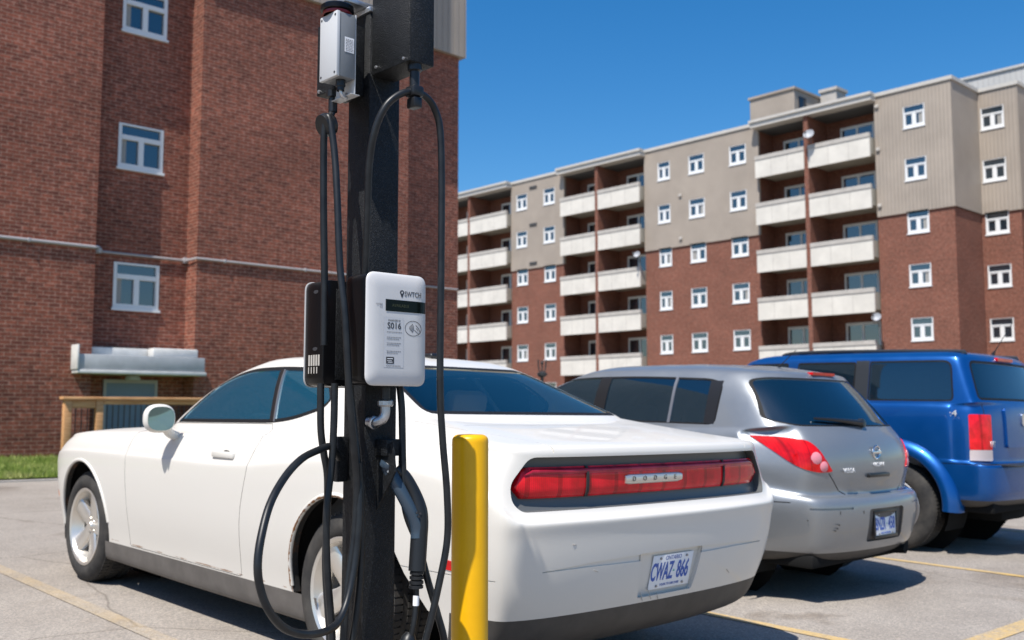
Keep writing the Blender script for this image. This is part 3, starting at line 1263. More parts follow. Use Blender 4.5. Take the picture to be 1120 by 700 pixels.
def wheel(car, x, y, r, w, rim_r, sg, style, z=None, rimmat='rim_alloy', turn=0.0):
    """wheel on the car's side sg; outer face at |y|"""
    M = Matrix.Translation((x, y * sg, z or r)) @ Matrix.Rotation(-math.pi / 2 * sg, 4, 'X') @ Matrix.Rotation(turn, 4, 'Z')
    # local z = outward
    t = MB()
    hw = w
    prof = [(rim_r - 0.005, -hw + 0.02), (rim_r + 0.02, -hw), (r - 0.05, -hw - 0.008), (r - 0.02, -hw + 0.004), (r - 0.004, -hw + 0.022), (r, -hw + 0.04)]
    gro = 4
    for k in range(gro):
        c = -hw + 0.04 + (hw - 0.08) * (k + 0.75) / (gro + 0.5)
        prof += [(r, c - 0.006), (r - 0.008, c - 0.004), (r - 0.008, c + 0.004), (r, c + 0.006)]
    prof += [(r, -0.04), (r - 0.004, -0.022), (r - 0.02, -0.006), (r - 0.05, 0.006), (rim_r + 0.045, 0.008), (rim_r + 0.02, 0.002), (rim_r + 0.004, -0.010), (rim_r - 0.006, -0.022)]
    t.lathe(prof, 64, M)
    b = MB()
    b.lathe([(0.0, -0.125), (0.15, -0.125), (0.155, -0.118), (0.155, -0.100), (0.0, -0.100)], 40, M)
    hub = b.build('wheel', 'brake_iron', car.root)
    # tread blocks: shallow cross grooves
    g = t
    nb = 72
    for k in range(nb):
        a = 2 * math.pi * k / nb
        Mk = M @ Matrix.Rotation(a, 4, 'Z')
        for (z0, z1, da) in ((-hw + 0.026, -hw + 0.07, 0), (-0.07, -0.026, 0.4), (-hw * 0.62, -hw * 0.40, 0.7)):
            Mj = Mk @ Matrix.Rotation(da * 2 * math.pi / nb, 4, 'Z')
            g.box((r - 0.004, -0.011, z0), (r + 0.003, 0.011, z1), M=Mj)
    t.build('tyre', 'rubber', hub, smooth=40, merge=False)
    rm = MB()
    rr = rim_r
    rm.lathe([(rr - 0.002, -hw + 0.02), (rr - 0.03, -hw + 0.05), (rr - 0.04, -0.08), (rr - 0.03, -0.045), (rr - 0.012, -0.022), (rr + 0.006, -0.006), (rr + 0.008, -0.002), (rr + 0.002, 0.001), (rr - 0.012, -0.006), (rr - 0.022, -0.028), (rr - 0.033, -0.05), (rr - 0.043, -0.08)], 56, M)
    ns, wi, wo, split, dish_ = style
    for k in range(ns):
        a0 = 2 * math.pi * k / ns + math.pi / 2
        for dv in ((0,) if not split else (-split, split)):
            Mk = M @ Matrix.Rotation(a0 + dv, 4, 'Z')
            z0 = -dish_
            sec = []
            for (rad, hwid, zz, th) in ((0.045, wi, z0 + 0.008, 0.045), (0.10, wi * 0.95, z0 + 0.014, 0.042), (rr * 0.7, (wi + wo) / 2, z0 * 0.75 + 0.008, 0.036), (rr - 0.03, wo, z0 * 0.42, 0.03), (rr - 0.012, wo * 1.1, -0.022, 0.025)):
                sec.append([Mk @ Vector(p) for p in ((rad, -hwid, zz - th), (rad, -hwid, zz - 0.010), (rad, -hwid * 0.72, zz), (rad, hwid * 0.72, zz), (rad, hwid, zz - 0.010), (rad, hwid, zz - th))])
            vs = [[rm.bm.verts.new(p) for p in q] for q in sec]
            for p, q in zip(vs, vs[1:]):
                for i in range(6):
                    rm.bm.faces.new((p[i], p[(i + 1) % 6], q[(i + 1) % 6], q[i]))
            rm.bm.faces.new(vs[0])
            rm.bm.faces.new(vs[-1][::-1])
    rm.lathe([(0.0, -dish_ + 0.022), (0.028, -dish_ + 0.022), (0.032, -dish_ + 0.016), (0.034, -dish_ + 0.008), (0.062, -dish_ + 0.006), (0.068, -dish_ - 0.004), (0.07, -dish_ - 0.05)], 28, M)
    for k in range(5):
        a = 2 * math.pi * (k + 0.5) / 5 + math.pi / 2
        rm.lathe([(0.0, 0.006), (0.008, 0.006), (0.0095, 0.0), (0.0095, -0.02)], 8, M @ Matrix.Translation((0.05 * math.cos(a), 0.05 * math.sin(a), -dish_ + 0.006)))
    rm.build('rim', rimmat, hub, smooth=35)
    return hub


def slab_on_rear(car, name, poly, out, inn, mat, parent, n=28, bev=0.0):
    """lens that follows the tail: polygon in (y,z), swept between two offsets of the shell's rear surface"""
    ys = [p[0] for p in poly]
    y0, y1 = min(ys), max(ys)
    cols = []
    for k in range(n + 1):
        y = y0 + (y1 - y0) * k / n
        y = min(max(y, y0 + 1e-4), y1 - 1e-4)
        zz = []
        m = len(poly)
        for i in range(m):
            a, b = poly[i], poly[(i + 1) % m]
            if (a[0] - y) * (b[0] - y) <= 0 and abs(a[0] - b[0]) > 1e-9:
                zz.append(a[1] + (b[1] - a[1]) * (y - a[0]) / (b[0] - a[0]))
        if len(zz) < 2:
            continue
        cols.append((y, min(zz), max(zz)))
    mb = MB()
    F, Bk = [], []
    for (y, za, zb) in cols:
        ff, bb = [], []
        for j in range(7):
            t = j / 6
            z = za + (zb - za) * t
            x = car.rear_x(y, (za + zb) / 2)
            bul = out + 0.012 * (1 - (2 * t - 1) ** 4) - 0.012
            ff.append(mb.bm.verts.new((x - bul, y, z)))
        for j in (0, 6):
            bb.append(mb.bm.verts.new((car.rear_x(y, (za + zb) / 2) + inn, y, za + (zb - za) * j / 6)))
        F.append(ff)
        Bk.append(bb)
    for a, b in zip(F, F[1:]):
        for j in range(6):
            mb.bm.faces.new((a[j], b[j], b[j + 1], a[j + 1]))
    for i in range(len(F) - 1):
        mb.bm.faces.new((F[i][0], F[i + 1][0], Bk[i + 1][0], Bk[i][0]))
        mb.bm.faces.new((F[i][6], F[i + 1][6], Bk[i + 1][1], Bk[i][1]))
    for i in (0, len(F) - 1):
        mb.bm.faces.new(F[i] + [Bk[i][1], Bk[i][0]])
    return mb.build(name, mat, parent, smooth=50)

# ------------------------------------------------------------------ car materials
def car_paint(name, col, metal=0.0, rough=0.3, flake=0.0, dirt=0.06):
    m = principled(name, col, rough, metal, coat=0.6 if metal < .5 else .5)
    co = objco(m)
    f = noise(m, co, 2.2, 6, 0.65)
    sx = N(m, 'SeparateXYZ')
    L(m, co, sx.inputs[0])
    # road dirt low on the body, in uneven patches
    low = mth(m, 'MULTIPLY', mth(m, 'SUBTRACT', 1.0, mth(m, 'DIVIDE', sx.outputs[2], 0.62), clamp=True), mth(m, 'ADD', f, 0.15))
    c = mixc(m, mth(m, 'MULTIPLY', low, dirt * 6, clamp=True), col, (0.30, 0.26, 0.21))
    L(m, c, bsdf(m).inputs['Base Color'])
    rr = ramp(m, noise(m, co, 5, 5), [(0.3, (rough - 0.04,) * 3), (0.7, (rough + 0.08,) * 3)])
    L(m, rr, bsdf(m).inputs['Roughness'])
    if flake:
        v = N(m, 'TexVoronoi')
        v.inputs['Scale'].default_value = 900
        L(m, co, v.inputs['Vector'])
        bump(m, v.outputs['Distance'], flake, 0.0004)
    L(m, ramp(m, noise(m, co, 3, 5), [(0.35, (0.02,) * 3), (0.75, (0.09,) * 3)]), bsdf(m).inputs['Coat Roughness'])
    return m, c, co, sx


m, c, co, sx = car_paint('paint_white', (0.655, 0.627, 0.575), 0.0, 0.38, dirt=0.05)
# rust creeping round the rear wheel opening and along the door's lower edge
dx, dz = mth(m, 'SUBTRACT', sx.outputs[0], 0.0), mth(m, 'SUBTRACT', sx.outputs[2], 0.37)
rad = mth(m, 'SQRT', mth(m, 'ADD', mth(m, 'MULTIPLY', dx, dx), mth(m, 'MULTIPLY', dz, dz)))
ed = mth(m, 'SUBTRACT', 1.0, mth(m, 'DIVIDE', mth(m, 'ABSOLUTE', mth(m, 'SUBTRACT', rad, 0.406)), 0.024), clamp=True)
nf = noise(m, co, 26, 5, 0.7)
rs = mth(m, 'GREATER_THAN', mth(m, 'MULTIPLY', ed, mth(m, 'ADD', nf, 0.28)), 0.66)
ed2 = mth(m, 'SUBTRACT', 1.0, mth(m, 'DIVIDE', mth(m, 'ABSOLUTE', mth(m, 'SUBTRACT', sx.outputs[2], 0.315)), 0.02), clamp=True)
rs2 = mth(m, 'MULTIPLY', mth(m, 'GREATER_THAN', mth(m, 'MULTIPLY', ed2, noise(m, co, 7, 4)), 0.50), mth(m, 'GREATER_THAN', sx.outputs[0], 0.35))
rsum = mth(m, 'MAXIMUM', rs, mth(m, 'MULTIPLY', rs2, 0.8))
rust = ramp(m, nf, [(0.3, (0.09, 0.032, 0.012)), (0.7, (0.30, 0.13, 0.04))])
L(m, mixc(m, rsum, c, rust), bsdf(m).inputs['Base Color'])
L(m, mth(m, 'MULTIPLY', mth(m, 'SUBTRACT', 1.0, rsum), 0.45), bsdf(m).inputs['Coat Weight'])
m = principled('lip_grimy', (0.03, 0.03, 0.03), 0.8)
L(m, ramp(m, noise(m, objco(m), 12, 5, 0.7), [(0.55, (0.02, 0.019, 0.018)), (0.70, (0.12, 0.05, 0.02))]), bsdf(m).inputs['Base Color'])

car_paint('paint_silver', (0.250, 0.266, 0.283), 0.56, 0.36, 0.15)
car_paint('paint_blue', (0.0006, 0.076, 0.29), 0.6, 0.34, 0.12, dirt=0.004)
grain(principled('sill_grey', (0.10, 0.095, 0.088), 0.6), (0.105, 0.096, 0.088), 0.2, 8)
grain(principled('valance_dark', (0.03, 0.028, 0.026), 0.6), (0.055, 0.050, 0.045), 0.25, 8)
principled('seal_rubber', (0.012, 0.012, 0.013), 0.6, spec=0.15)
principled('trim_black', (0.012, 0.012, 0.013), 0.35)
principled('seam_dark', (0.02, 0.02, 0.02), 0.7)
principled('under_black', (0.012, 0.012, 0.012), 0.9, spec=0.1)
principled('panel_black', (0.03, 0.032, 0.035), 0.32)
principled('panel_grey', (0.105, 0.11, 0.112), 0.36)
m = principled('rubber', (0.03, 0.03, 0.031), 0.8, spec=0.25)
L(m, ramp(m, noise(m, objco(m), 9, 5), [(0.3, (0.022, 0.022, 0.023)), (0.7, (0.065, 0.06, 0.054))]), bsdf(m).inputs['Base Color'])
principled('brake_iron', (0.09, 0.075, 0.065), 0.6, 0.6)
principled('rim_alloy', (0.66, 0.63, 0.58), 0.34, 0.75)
principled('rim_dull', (0.32, 0.32, 0.33), 0.4, 0.8)
principled('chrome', (0.75, 0.76, 0.78), 0.10, 1.0)
principled('badge_silver', (0.62, 0.63, 0.65), 0.35, 0.2)
principled('interior_dark', (0.06, 0.06, 0.063), 0.8)
principled('interior_seat', (0.60, 0.60, 0.59), 0.75)
principled('amber_lens', (0.65, 0.16, 0.02), 0.15, coat=1)
principled('white_lens', (0.50, 0.43, 0.43), 0.15)
principled('pink_lens', (0.62, 0.22, 0.26), 0.15)
principled('mirror_glass', (0.16, 0.24, 0.24), 0.02, 1.0)
principled('plate_white', (0.78, 0.80, 0.83), 0.45)
principled('plate_blue', (0.03, 0.10, 0.42), 0.5)
principled('plate_teal', (0.10, 0.42, 0.36), 0.5)


def red_lens(name, col, pitch, gap):
    m = principled(name, col, 0.14, spec=0.35, coat=0.15)
    s = N(m, 'SeparateXYZ')
    L(m, objco(m), s.inputs[0])
    f = mth(m, 'FRACT', mth(m, 'ADD', mth(m, 'DIVIDE', s.outputs[1], pitch), 20.13))
    blk = mth(m, 'GREATER_THAN', f, gap)
    c = mixc(m, blk, tuple(v * 0.62 for v in col), col)
    w = N(m, 'TexWave', wave_type='BANDS', bands_direction='Y')
    w.inputs['Scale'].default_value = 34
    L(m, objco(m), w.inputs['Vector'])
    c = mixc(m, 1.0, c, ramp(m, w.outputs['Fac'], [(0.0, (0.9,) * 3), (1.0, (1.05,) * 3)]), 'MULTIPLY')
    c = mixc(m, 1.0, c, ramp(m, noise(m, objco(m), 11, 3, 0.5, 0.4), [(0.34, (0.66, 0.5, 0.5)), (0.56, (1, 1, 1)), (0.72, (1.2, 1.5, 1.4))]), 'MULTIPLY')
    L(m, c, bsdf(m).inputs['Base Color'])
    return m


red_lens('red_lens', (0.78, 0.006, 0.018), 0.155, 0.14)
red_lens('red_lens_dark', (0.42, 0.02, 0.05), 0.155, 0.0)
red_lens('red_lens_bright', (0.62, 0.004, 0.006), 0.06, 0.1)


def tinted(name, tint, gloss_col, trans, blue_reflect=None):
    m = bpy.data.materials.new(name)
    m.use_nodes = True
    nt = m.node_tree
    nt.nodes.clear()
    out = nt.nodes.new('ShaderNodeOutputMaterial')
    tr = nt.nodes.new('ShaderNodeBsdfTransparent')
    tr.inputs[0].default_value = (*tint, 1)
    gl = nt.nodes.new('ShaderNodeBsdfGlossy')
    gl.inputs['Roughness'].default_value = 0.015
    gl.inputs[0].default_value = (*gloss_col, 1)
    fr = nt.nodes.new('ShaderNodeFresnel')
    fr.inputs[0].default_value = 1.55
    mx = nt.nodes.new('ShaderNodeMixShader')
    mr = nt.nodes.new('ShaderNodeMapRange')
    mr.inputs[1].default_value = 0.0
    mr.inputs[2].default_value = 1.0
    mr.inputs[3].default_value = trans
    mr.inputs[4].default_value = 1.0
    nt.links.new(fr.outputs[0], mr.inputs[0])
    nt.links.new(mr.outputs[0], mx.inputs[0])
    if blue_reflect:        # diffuse blue painted into the glass, imitating sky reflected in it
        df = nt.nodes.new('ShaderNodeBsdfDiffuse')
        df.inputs[0].default_value = (*blue_reflect, 1)
        m2 = nt.nodes.new('ShaderNodeMixShader')
        m2.inputs[0].default_value = 0.6
        nt.links.new(tr.outputs[0], m2.inputs[1])
        nt.links.new(df.outputs[0], m2.inputs[2])
        nt.links.new(m2.outputs[0], mx.inputs[1])
    else:
        nt.links.new(tr.outputs[0], mx.inputs[1])
    nt.links.new(gl.outputs[0], mx.inputs[2])
    nt.links.new(mx.outputs[0], out.inputs[0])
    MATS[name] = m


tinted('car_glass', (0.80, 0.87, 0.87), (1.0, 0.98, 0.88), 0.085)
tinted('side_glass', (0.30, 0.40, 0.45), (0.75, 0.92, 1.0), 0.05, blue_reflect=(0.008, 0.085, 0.15))
tinted('car_glass_dark', (0.06, 0.075, 0.08), (0.8, 0.9, 1.0), 0.06, blue_reflect=(0.004, 0.020, 0.036))


def seat(parent, x, y, w=0.5, h=0.62, name='seat', mat='interior_seat'):
    mb = MB()
    mb.box((x - 0.28, y - w / 2, 0.30), (x + 0.26, y + w / 2, 0.46), 0.05)
    M = Matrix.Translation((x - 0.26, y, 0.42)) @ Matrix.Rotation(R(-16), 4, 'Y')
    mb.box((-0.09, -w / 2, 0), (0.06, w / 2, h), 0.05, M=M)
    mb.box((-0.06, -0.14, h + 0.02), (0.05, 0.14, h + 0.20), 0.045, M=M)
    mb.tube([M @ Vector((0, -0.06, h - .05)), M @ Vector((0, -0.06, h + .08))], 0.008, 6, smooth=0)
    mb.tube([M @ Vector((0, 0.06, h - .05)), M @ Vector((0, 0.06, h + .08))], 0.008, 6, smooth=0)
    return mb.build(name, mat, parent)


def plate(car, x, y, z, w, h, tilt, body, sub=True, frame=None, yaw=0.0, ins='plate_text'):
    M = Matrix.Translation((x, y, z)) @ Matrix.Rotation(R(yaw), 4, 'Z') @ Matrix.Rotation(R(tilt), 4, 'Y')
    mb = MB()
    mb.box((-0.002, -w / 2, -h / 2), (0.002, w / 2, h / 2), 0.0015, M=M)
    po = mb.build('licence_plate', 'plate_white', car.root)
    q = M.to_3x3()
    ux, uz = q @ Vector((0, -1, 0)), q @ Vector((0, 0, 1))

    def P(a, b):
        return M @ Vector((-0.0028, -a, b))
    a, b = body
    hh = h / 0.153
    text('lettering', a, 'plate_blue', 0.112 * hh, po, P(-0.071 * w / .305, -0.002), ux, uz, 0.0006, sx=0.50 * w / .305, bold=0.0022)
    text('lettering', b, 'plate_blue', 0.112 * hh, po, P(0.086 * w / .305, -0.002), ux, uz, 0.0006, sx=0.56 * w / .305, bold=0.0022)
    if sub:
        text('lettering', 'ONTARIO', 'plate_blue', 0.027, po, P(0, 0.058), ux, uz, 0.0004, sx=0.9)
        text('lettering', 'YOURS TO DISCOVER', 'plate_blue', 0.015, po, P(0, -0.058), ux, uz, 0.0004, sx=0.9)
        cr = MB()
        cr.lathe([(0, 0), (0.0085, 0), (0, 0.0005)], 3, Matrix.Translation(P(0.016, 0.0)) @ Matrix.Rotation(R(-90), 4, 'Y') @ Matrix.Rotation(R(0), 4, 'Z'))
        cr.build('crown_mark', 'plate_teal', po)
    bt = MB()
    for sy in (-1, 1):
        for sz in (-1, 1):
            bt.lathe([(0, -0.006), (0.0055, -0.005), (0.006, 0.0)], 8, M @ Matrix.Translation((-0.002, sy * 0.09, sz * (h / 2 - 0.014))) @ Matrix.Rotation(R(90), 4, 'Y'))
    bt.build('bolt', 'rim_dull', po)
    if frame:
        fr = MB()
        for (ya, yb, za, zb) in ((-w / 2 - .012, w / 2 + .012, h / 2 - .006, h / 2 + .014), (-w / 2 - .012, w / 2 + .012, -h / 2 - .014, -h / 2 + .006), (-w / 2 - .012, -w / 2 + .006, -h / 2 + .0062, h / 2 - .0062), (w / 2 - .006, w / 2 + .012, -h / 2 + .0062, h / 2 - .0062)):
            fr.box((-0.008, ya, za), (0.004, yb, zb), 0.002, M=M)
        fr.build('plate_frame', frame, po)
    return po


# ------------------------------------------------------------------ the white coupe
SX_ = (-0.42, 0.02, 0.5, 1.0, 1.6, 2.2, 2.85, 3.35)
rows = [
    rounded_row(-0.90, 3.70, 0.80, {0: .22, 15: .22}, SX_, rc=.085, bow=.038, ins=.082),
    rounded_row(-1.00, 3.80, 0.885, {0: .285, 3: .27, 4: .24, 6: .17, 9: .165, 12: .18, 15: .2}, SX_, rc=.085, bow=.038, ins=.082),
    rounded_row(-1.055, 3.86, 0.908, {0: .385, 3: .385, 4: .36, 6: .31, 12: .31, 15: .32}, SX_, rc=.085, bow=.038, ins=.082),
    rounded_row(-1.09, 3.90, 0.932, {0: .50, 4: .485, 6: .45, 12: .45, 15: .45}, SX_, rc=.085, bow=.038, ins=.082),
    rounded_row(-1.11, 3.92, 0.951, {0: .62, 12: .60, 15: .58}, SX_, rc=.085, bow=.038, ins=.082),
    rounded_row(-1.117, 3.92, 0.960, {0: .690, 3: .69, 4: .72, 5: .79, 7: .76, 9: .73, 12: .71, 15: .66}, SX_, rc=.085, bow=.038, ins=.082),
    rounded_row(-1.126, 3.92, 0.962, {0: .735, 3: .738, 4: .775, 5: .845, 7: .82, 9: .79, 12: .765, 15: .70}, SX_, rc=.085, bow=.038, ins=.082),
    rounded_row(-1.119, 3.90, 0.961, [.754, .754, .756, .765, .855, .918, .918, .885, .852, .85, .845, .84, .82, .77, .735, .735], SX_, rc=.085, bow=.038, ins=.082),
    rounded_row(-1.085, 3.89, 0.952, [.782, .782, .786, .80, .88, .943, .943, .908, .868, .864, .858, .852, .832, .785, .75, .75], SX_, rc=.085, bow=.038, ins=.082),
    rounded_row(-1.065, 3.86, 0.932, [.88, .88, .885, .90, .95, .988, .985, .955, .93, .925, .92, .91, .88, .82, .79, .79], SX_, rc=.085, bow=.038, ins=.082),
    rounded_row(-1.068, 3.80, 0.893, [.984, .984, .984, .986, 1.004, 1.025, 1.03, 1.012, .998, .99, .978, .955, .92, .87, .84, .84], SX_, rc=.085, bow=.038, ins=.082),
    rounded_row(-1.067, 3.785, 0.889, [1.006, 1.006, 1.006, 1.007, 1.018, 1.032, 1.036, 1.017, 1.003, .994, .982, .959, .925, .876, .847, .847], SX_, rc=.085, bow=.038, ins=.082),
    rounded_row(-1.055, 3.77, 0.882, [1.026, 1.026, 1.026, 1.027, 1.034, 1.038, 1.042, 1.022, 1.008, .999, .987, .964, .930, .882, .854, .854], SX_, rc=.085, bow=.038, ins=.082),
    rounded_row(-0.99, 3.68, 0.857, [1.044, 1.044, 1.044, 1.044, 1.048, 1.05, 1.053, 1.033, 1.018, 1.008, .995, .975, .94, .90, .876, .88], SX_, rc=.085, bow=.038, ins=.082),
    [(-.68, 0, 1.085), (-.67, .36, 1.085), (-.64, .62, 1.083), (-.58, .74, 1.078), (-.48, .80, 1.070), (-.28, .825, 1.068), (.05, .83, 1.068), (.5, .835, 1.044), (1.0, .84, 1.028), (1.6, .838, 1.018), (2.1, .82, 1.008), (2.6, .78, .998), (2.9, .68, .985), (3.0, .52, .985), (3.05, .27, .99), (3.08, 0, .995)],
    [(-.40, 0, 1.112), (-.385, .36, 1.113), (-.33, .59, 1.120), (-.23, .70, 1.127), (-.10, .765, 1.12), (.10, .80, 1.102), (.32, .812, 1.085), (.62, .822, 1.052), (1.0, .828, 1.036), (1.5, .826, 1.028), (1.88, .805, 1.024), (2.06, .77, 1.022), (2.17, .67, 1.024), (2.25, .50, 1.03), (2.31, .25, 1.035), (2.33, 0, 1.04)],
    [(-.37, 0, 1.122), (-.355, .355, 1.123), (-.30, .58, 1.131), (-.205, .692, 1.14), (-.08, .757, 1.135), (.115, .792, 1.118), (.33, .804, 1.10), (.62, .814, 1.07), (1.0, .820, 1.055), (1.5, .818, 1.046), (1.86, .797, 1.04), (2.035, .762, 1.036), (2.14, .662, 1.038), (2.22, .495, 1.044), (2.28, .248, 1.05), (2.30, 0, 1.052)],
    [(-.08, 0, 1.232), (-.07, .33, 1.232), (-.04, .535, 1.232), (.03, .635, 1.233), (.13, .70, 1.22), (.27, .738, 1.21), (.42, .752, 1.20), (.65, .762, 1.185), (1.0, .766, 1.175), (1.4, .766, 1.17), (1.68, .748, 1.17), (1.83, .718, 1.17), (1.91, .63, 1.175), (1.97, .47, 1.18), (2.01, .24, 1.185), (2.02, 0, 1.185)],
    [(.20, 0, 1.34), (.205, .31, 1.34), (.23, .48, 1.338), (.27, .57, 1.333), (.34, .63, 1.325), (.43, .665, 1.318), (.54, .68, 1.312), (.72, .69, 1.31), (1.0, .696, 1.31), (1.3, .692, 1.31), (1.47, .676, 1.31), (1.58, .65, 1.31), (1.64, .575, 1.316), (1.68, .43, 1.325), (1.71, .22, 1.332), (1.72, 0, 1.335)],
    [(.43, 0, 1.414), (.435, .29, 1.414), (.45, .44, 1.41), (.48, .52, 1.405), (.53, .567, 1.40), (.60, .592, 1.396), (.68, .606, 1.396), (.8, .616, 1.396), (.98, .621, 1.397), (1.15, .615, 1.397), (1.25, .60, 1.396), (1.32, .575, 1.395), (1.355, .52, 1.40), (1.38, .40, 1.41), (1.395, .21, 1.418), (1.40, 0, 1.42)],
    [(.55, 0, 1.438), (.555, .24, 1.437), (.57, .36, 1.433), (.59, .42, 1.43), (.62, .46, 1.428), (.67, .478, 1.428), (.73, .487, 1.429), (.82, .492, 1.43), (.96, .494, 1.431), (1.08, .487, 1.431), (1.15, .475, 1.43), (1.20, .452, 1.429), (1.225, .405, 1.43), (1.24, .32, 1.433), (1.25, .17, 1.438), (1.255, 0, 1.44)],
    [(.66 + .46 * k / 15, 0, 1.452) for k in range(16)],
]
WC = Car('parked_car', 'white two door coupe with wide red tail light bar and rust round its rear wheel', (3.396, 3.78), 0.8, rows, 'paint_white')
# tail: recessed black panel with the full-width lamp
rec = rpoly([(-.82, .788), (.82, .788), (.852, .822), (.85, .89), (.765, .991), (-.765, .991), (-.85, .89), (-.852, .822)], .03)
fs = WC.cut(rec, YA, ZA, rear(-.6, -0.1))
tp = WC.mesh_from('tail_panel', fs, 'panel_grey', WC.root, lambda c, n: c + Vector((0.05, 0, 0)))
lens = rpoly([(-.79, .833), (.79, .833), (.820, .848), (.822, .90), (.785, .952), (-.785, .952), (-.822, .90), (-.820, .848)], .020)
lo = slab_on_rear(WC, 'tail_light', lens, -0.016, 0.05, 'red_lens', WC.root, 48)
WC.root.children[-1]['label'] = 'full width red tail light bar'
up = rpoly([(-.785, .920), (.785, .920), (.772, .946), (-.772, .946)], .006)
slab_on_rear(WC, 'lens_strip', up, -0.0105, 0.02, 'red_lens_dark', lo, 40)
for y in (-.47, .47):
    slab_on_rear(WC, 'lens_joint', [(y - .006, .832), (y + .006, .832), (y + .006, .953), (y - .006, .953)], -0.009, 0.03, 'seam_dark', lo, 2)
nb = slab_on_rear(WC, 'name_badge', rpoly([(-.13, .868), (.25, .868), (.25, .914), (-.13, .914)], .006), -0.008, 0.02, 'rim_alloy', lo, 14)
for k, ch in enumerate('DODGE'):
    yy = .20 - .069 * k
    text('badge_letter', ch, 'sill_grey', 0.030, nb, (WC.rear_x(yy, .892) + 0.0065, yy, .892), (0, -1, 0), (0, 0, 1), 0.0008)
# bumper: plate niche, step line, seams
bp = rear(-.5, -0.05)
nic = rpoly([(.215, .592), (-.215, .592), (-.185, .405), (.185, .405)], .012)
WC.patch('plate_niche', nic, YA, ZA, bp, 'paint_white', depth=0.022, dirv=(1, 0, 0))
for sg in (1, -1):
    WC.patch('bumper_step', [(.19 * sg, .590), (.50 * sg, .583), (.74 * sg, .566), (.74 * sg, .563), (.50 * sg, .566), (.19 * sg, .562)], YA, ZA, bp, 'paint_white', depth=0.006, dirv=(1, 0, 0))
xa_, xb_ = WC.rear_x(0.02, .42) + .022, WC.rear_x(0.02, .575) + .022
tl_ = math.degrees(math.atan2(xb_ - xa_, .155))
plate(WC, (xa_ + xb_) / 2 - .008, -0.030, 0.500, 0.278, 0.148, tl_, ('CWAZ', '866'))
# grey plastic valance; sills grey below the doors
fs = WC.cut([(-.97, .1), (.97, .1), (.97, .383), (-.97, .383)], YA, ZA, lambda c, n: c.x < -.69 and c.z < .4)
WC.mesh_from('valance', fs, 'valance_dark', WC.root)
for sg in (1, -1):
    WC.patch('sill', [(.2, .0), (2.75, .0), (2.75, .295), (.2, .302)], XA, ZA, side(sg, -1, .6), 'sill_grey')
# glass
dlo = rpoly([(1.945, 1.052), (.80, 1.074), (.62, 1.095), (.40, 1.150), (.36, 1.205), (.50, 1.325), (.64, 1.362), (.98, 1.372), (1.28, 1.366), (1.48, 1.335), (1.66, 1.265)], [.03, .1, .1, .05, .06, .08, .1, .1, .1, .1, .1])
for sg in (1, -1):
    WC.glass('side_window', dlo, XA, ZA, side(sg, .15, .4), 0.020, 'side_glass')
bl = [( .655, 1.142), (-.655, 1.142), (-.50, 1.385), (.50, 1.385)]
WC.glass('rear_window', rpoly(bl, .05), YA, ZA, lambda c, n: c.x < .6 and n.x < -.2 and c.z > 1.1 and n.z > .3, 0.014)
ws = [(.70, 1.058), (-.70, 1.058), (-.55, 1.385), (.55, 1.385)]
WC.glass('windshield', rpoly(ws, .05), YA, ZA, lambda c, n: c.x > 1.2 and n.x > .15 and c.z > 1.04 and n.z > .25, 0.03)
for sg in (1, -1):      # slim post between door glass and quarter glass
    for (w0, w1, o1, mt) in ((-.012, .026, .003, 'trim_black'), (-.020, -.0125, .005, 'rim_dull')):
        mb = MB()
        cols = []
        for k in range(9):
            z = 1.083 + (1.356 - 1.083) * k / 8
            x0 = .815 + (.965 - .815) * k / 8
            cols.append([mb.bm.verts.new((x, WC.side_y(x, z, sg) + o * sg, z)) for x, o in ((x0 + w0, o1), (x0 + w1, o1), (x0 + w1, -.02), (x0 + w0, -.02))])
        for p, q in zip(cols, cols[1:]):
            for i in range(4):
                mb.bm.faces.new((p[i], p[(i + 1) % 4], q[(i + 1) % 4], q[i]))
        mb.build('window_post', mt, WC.root)
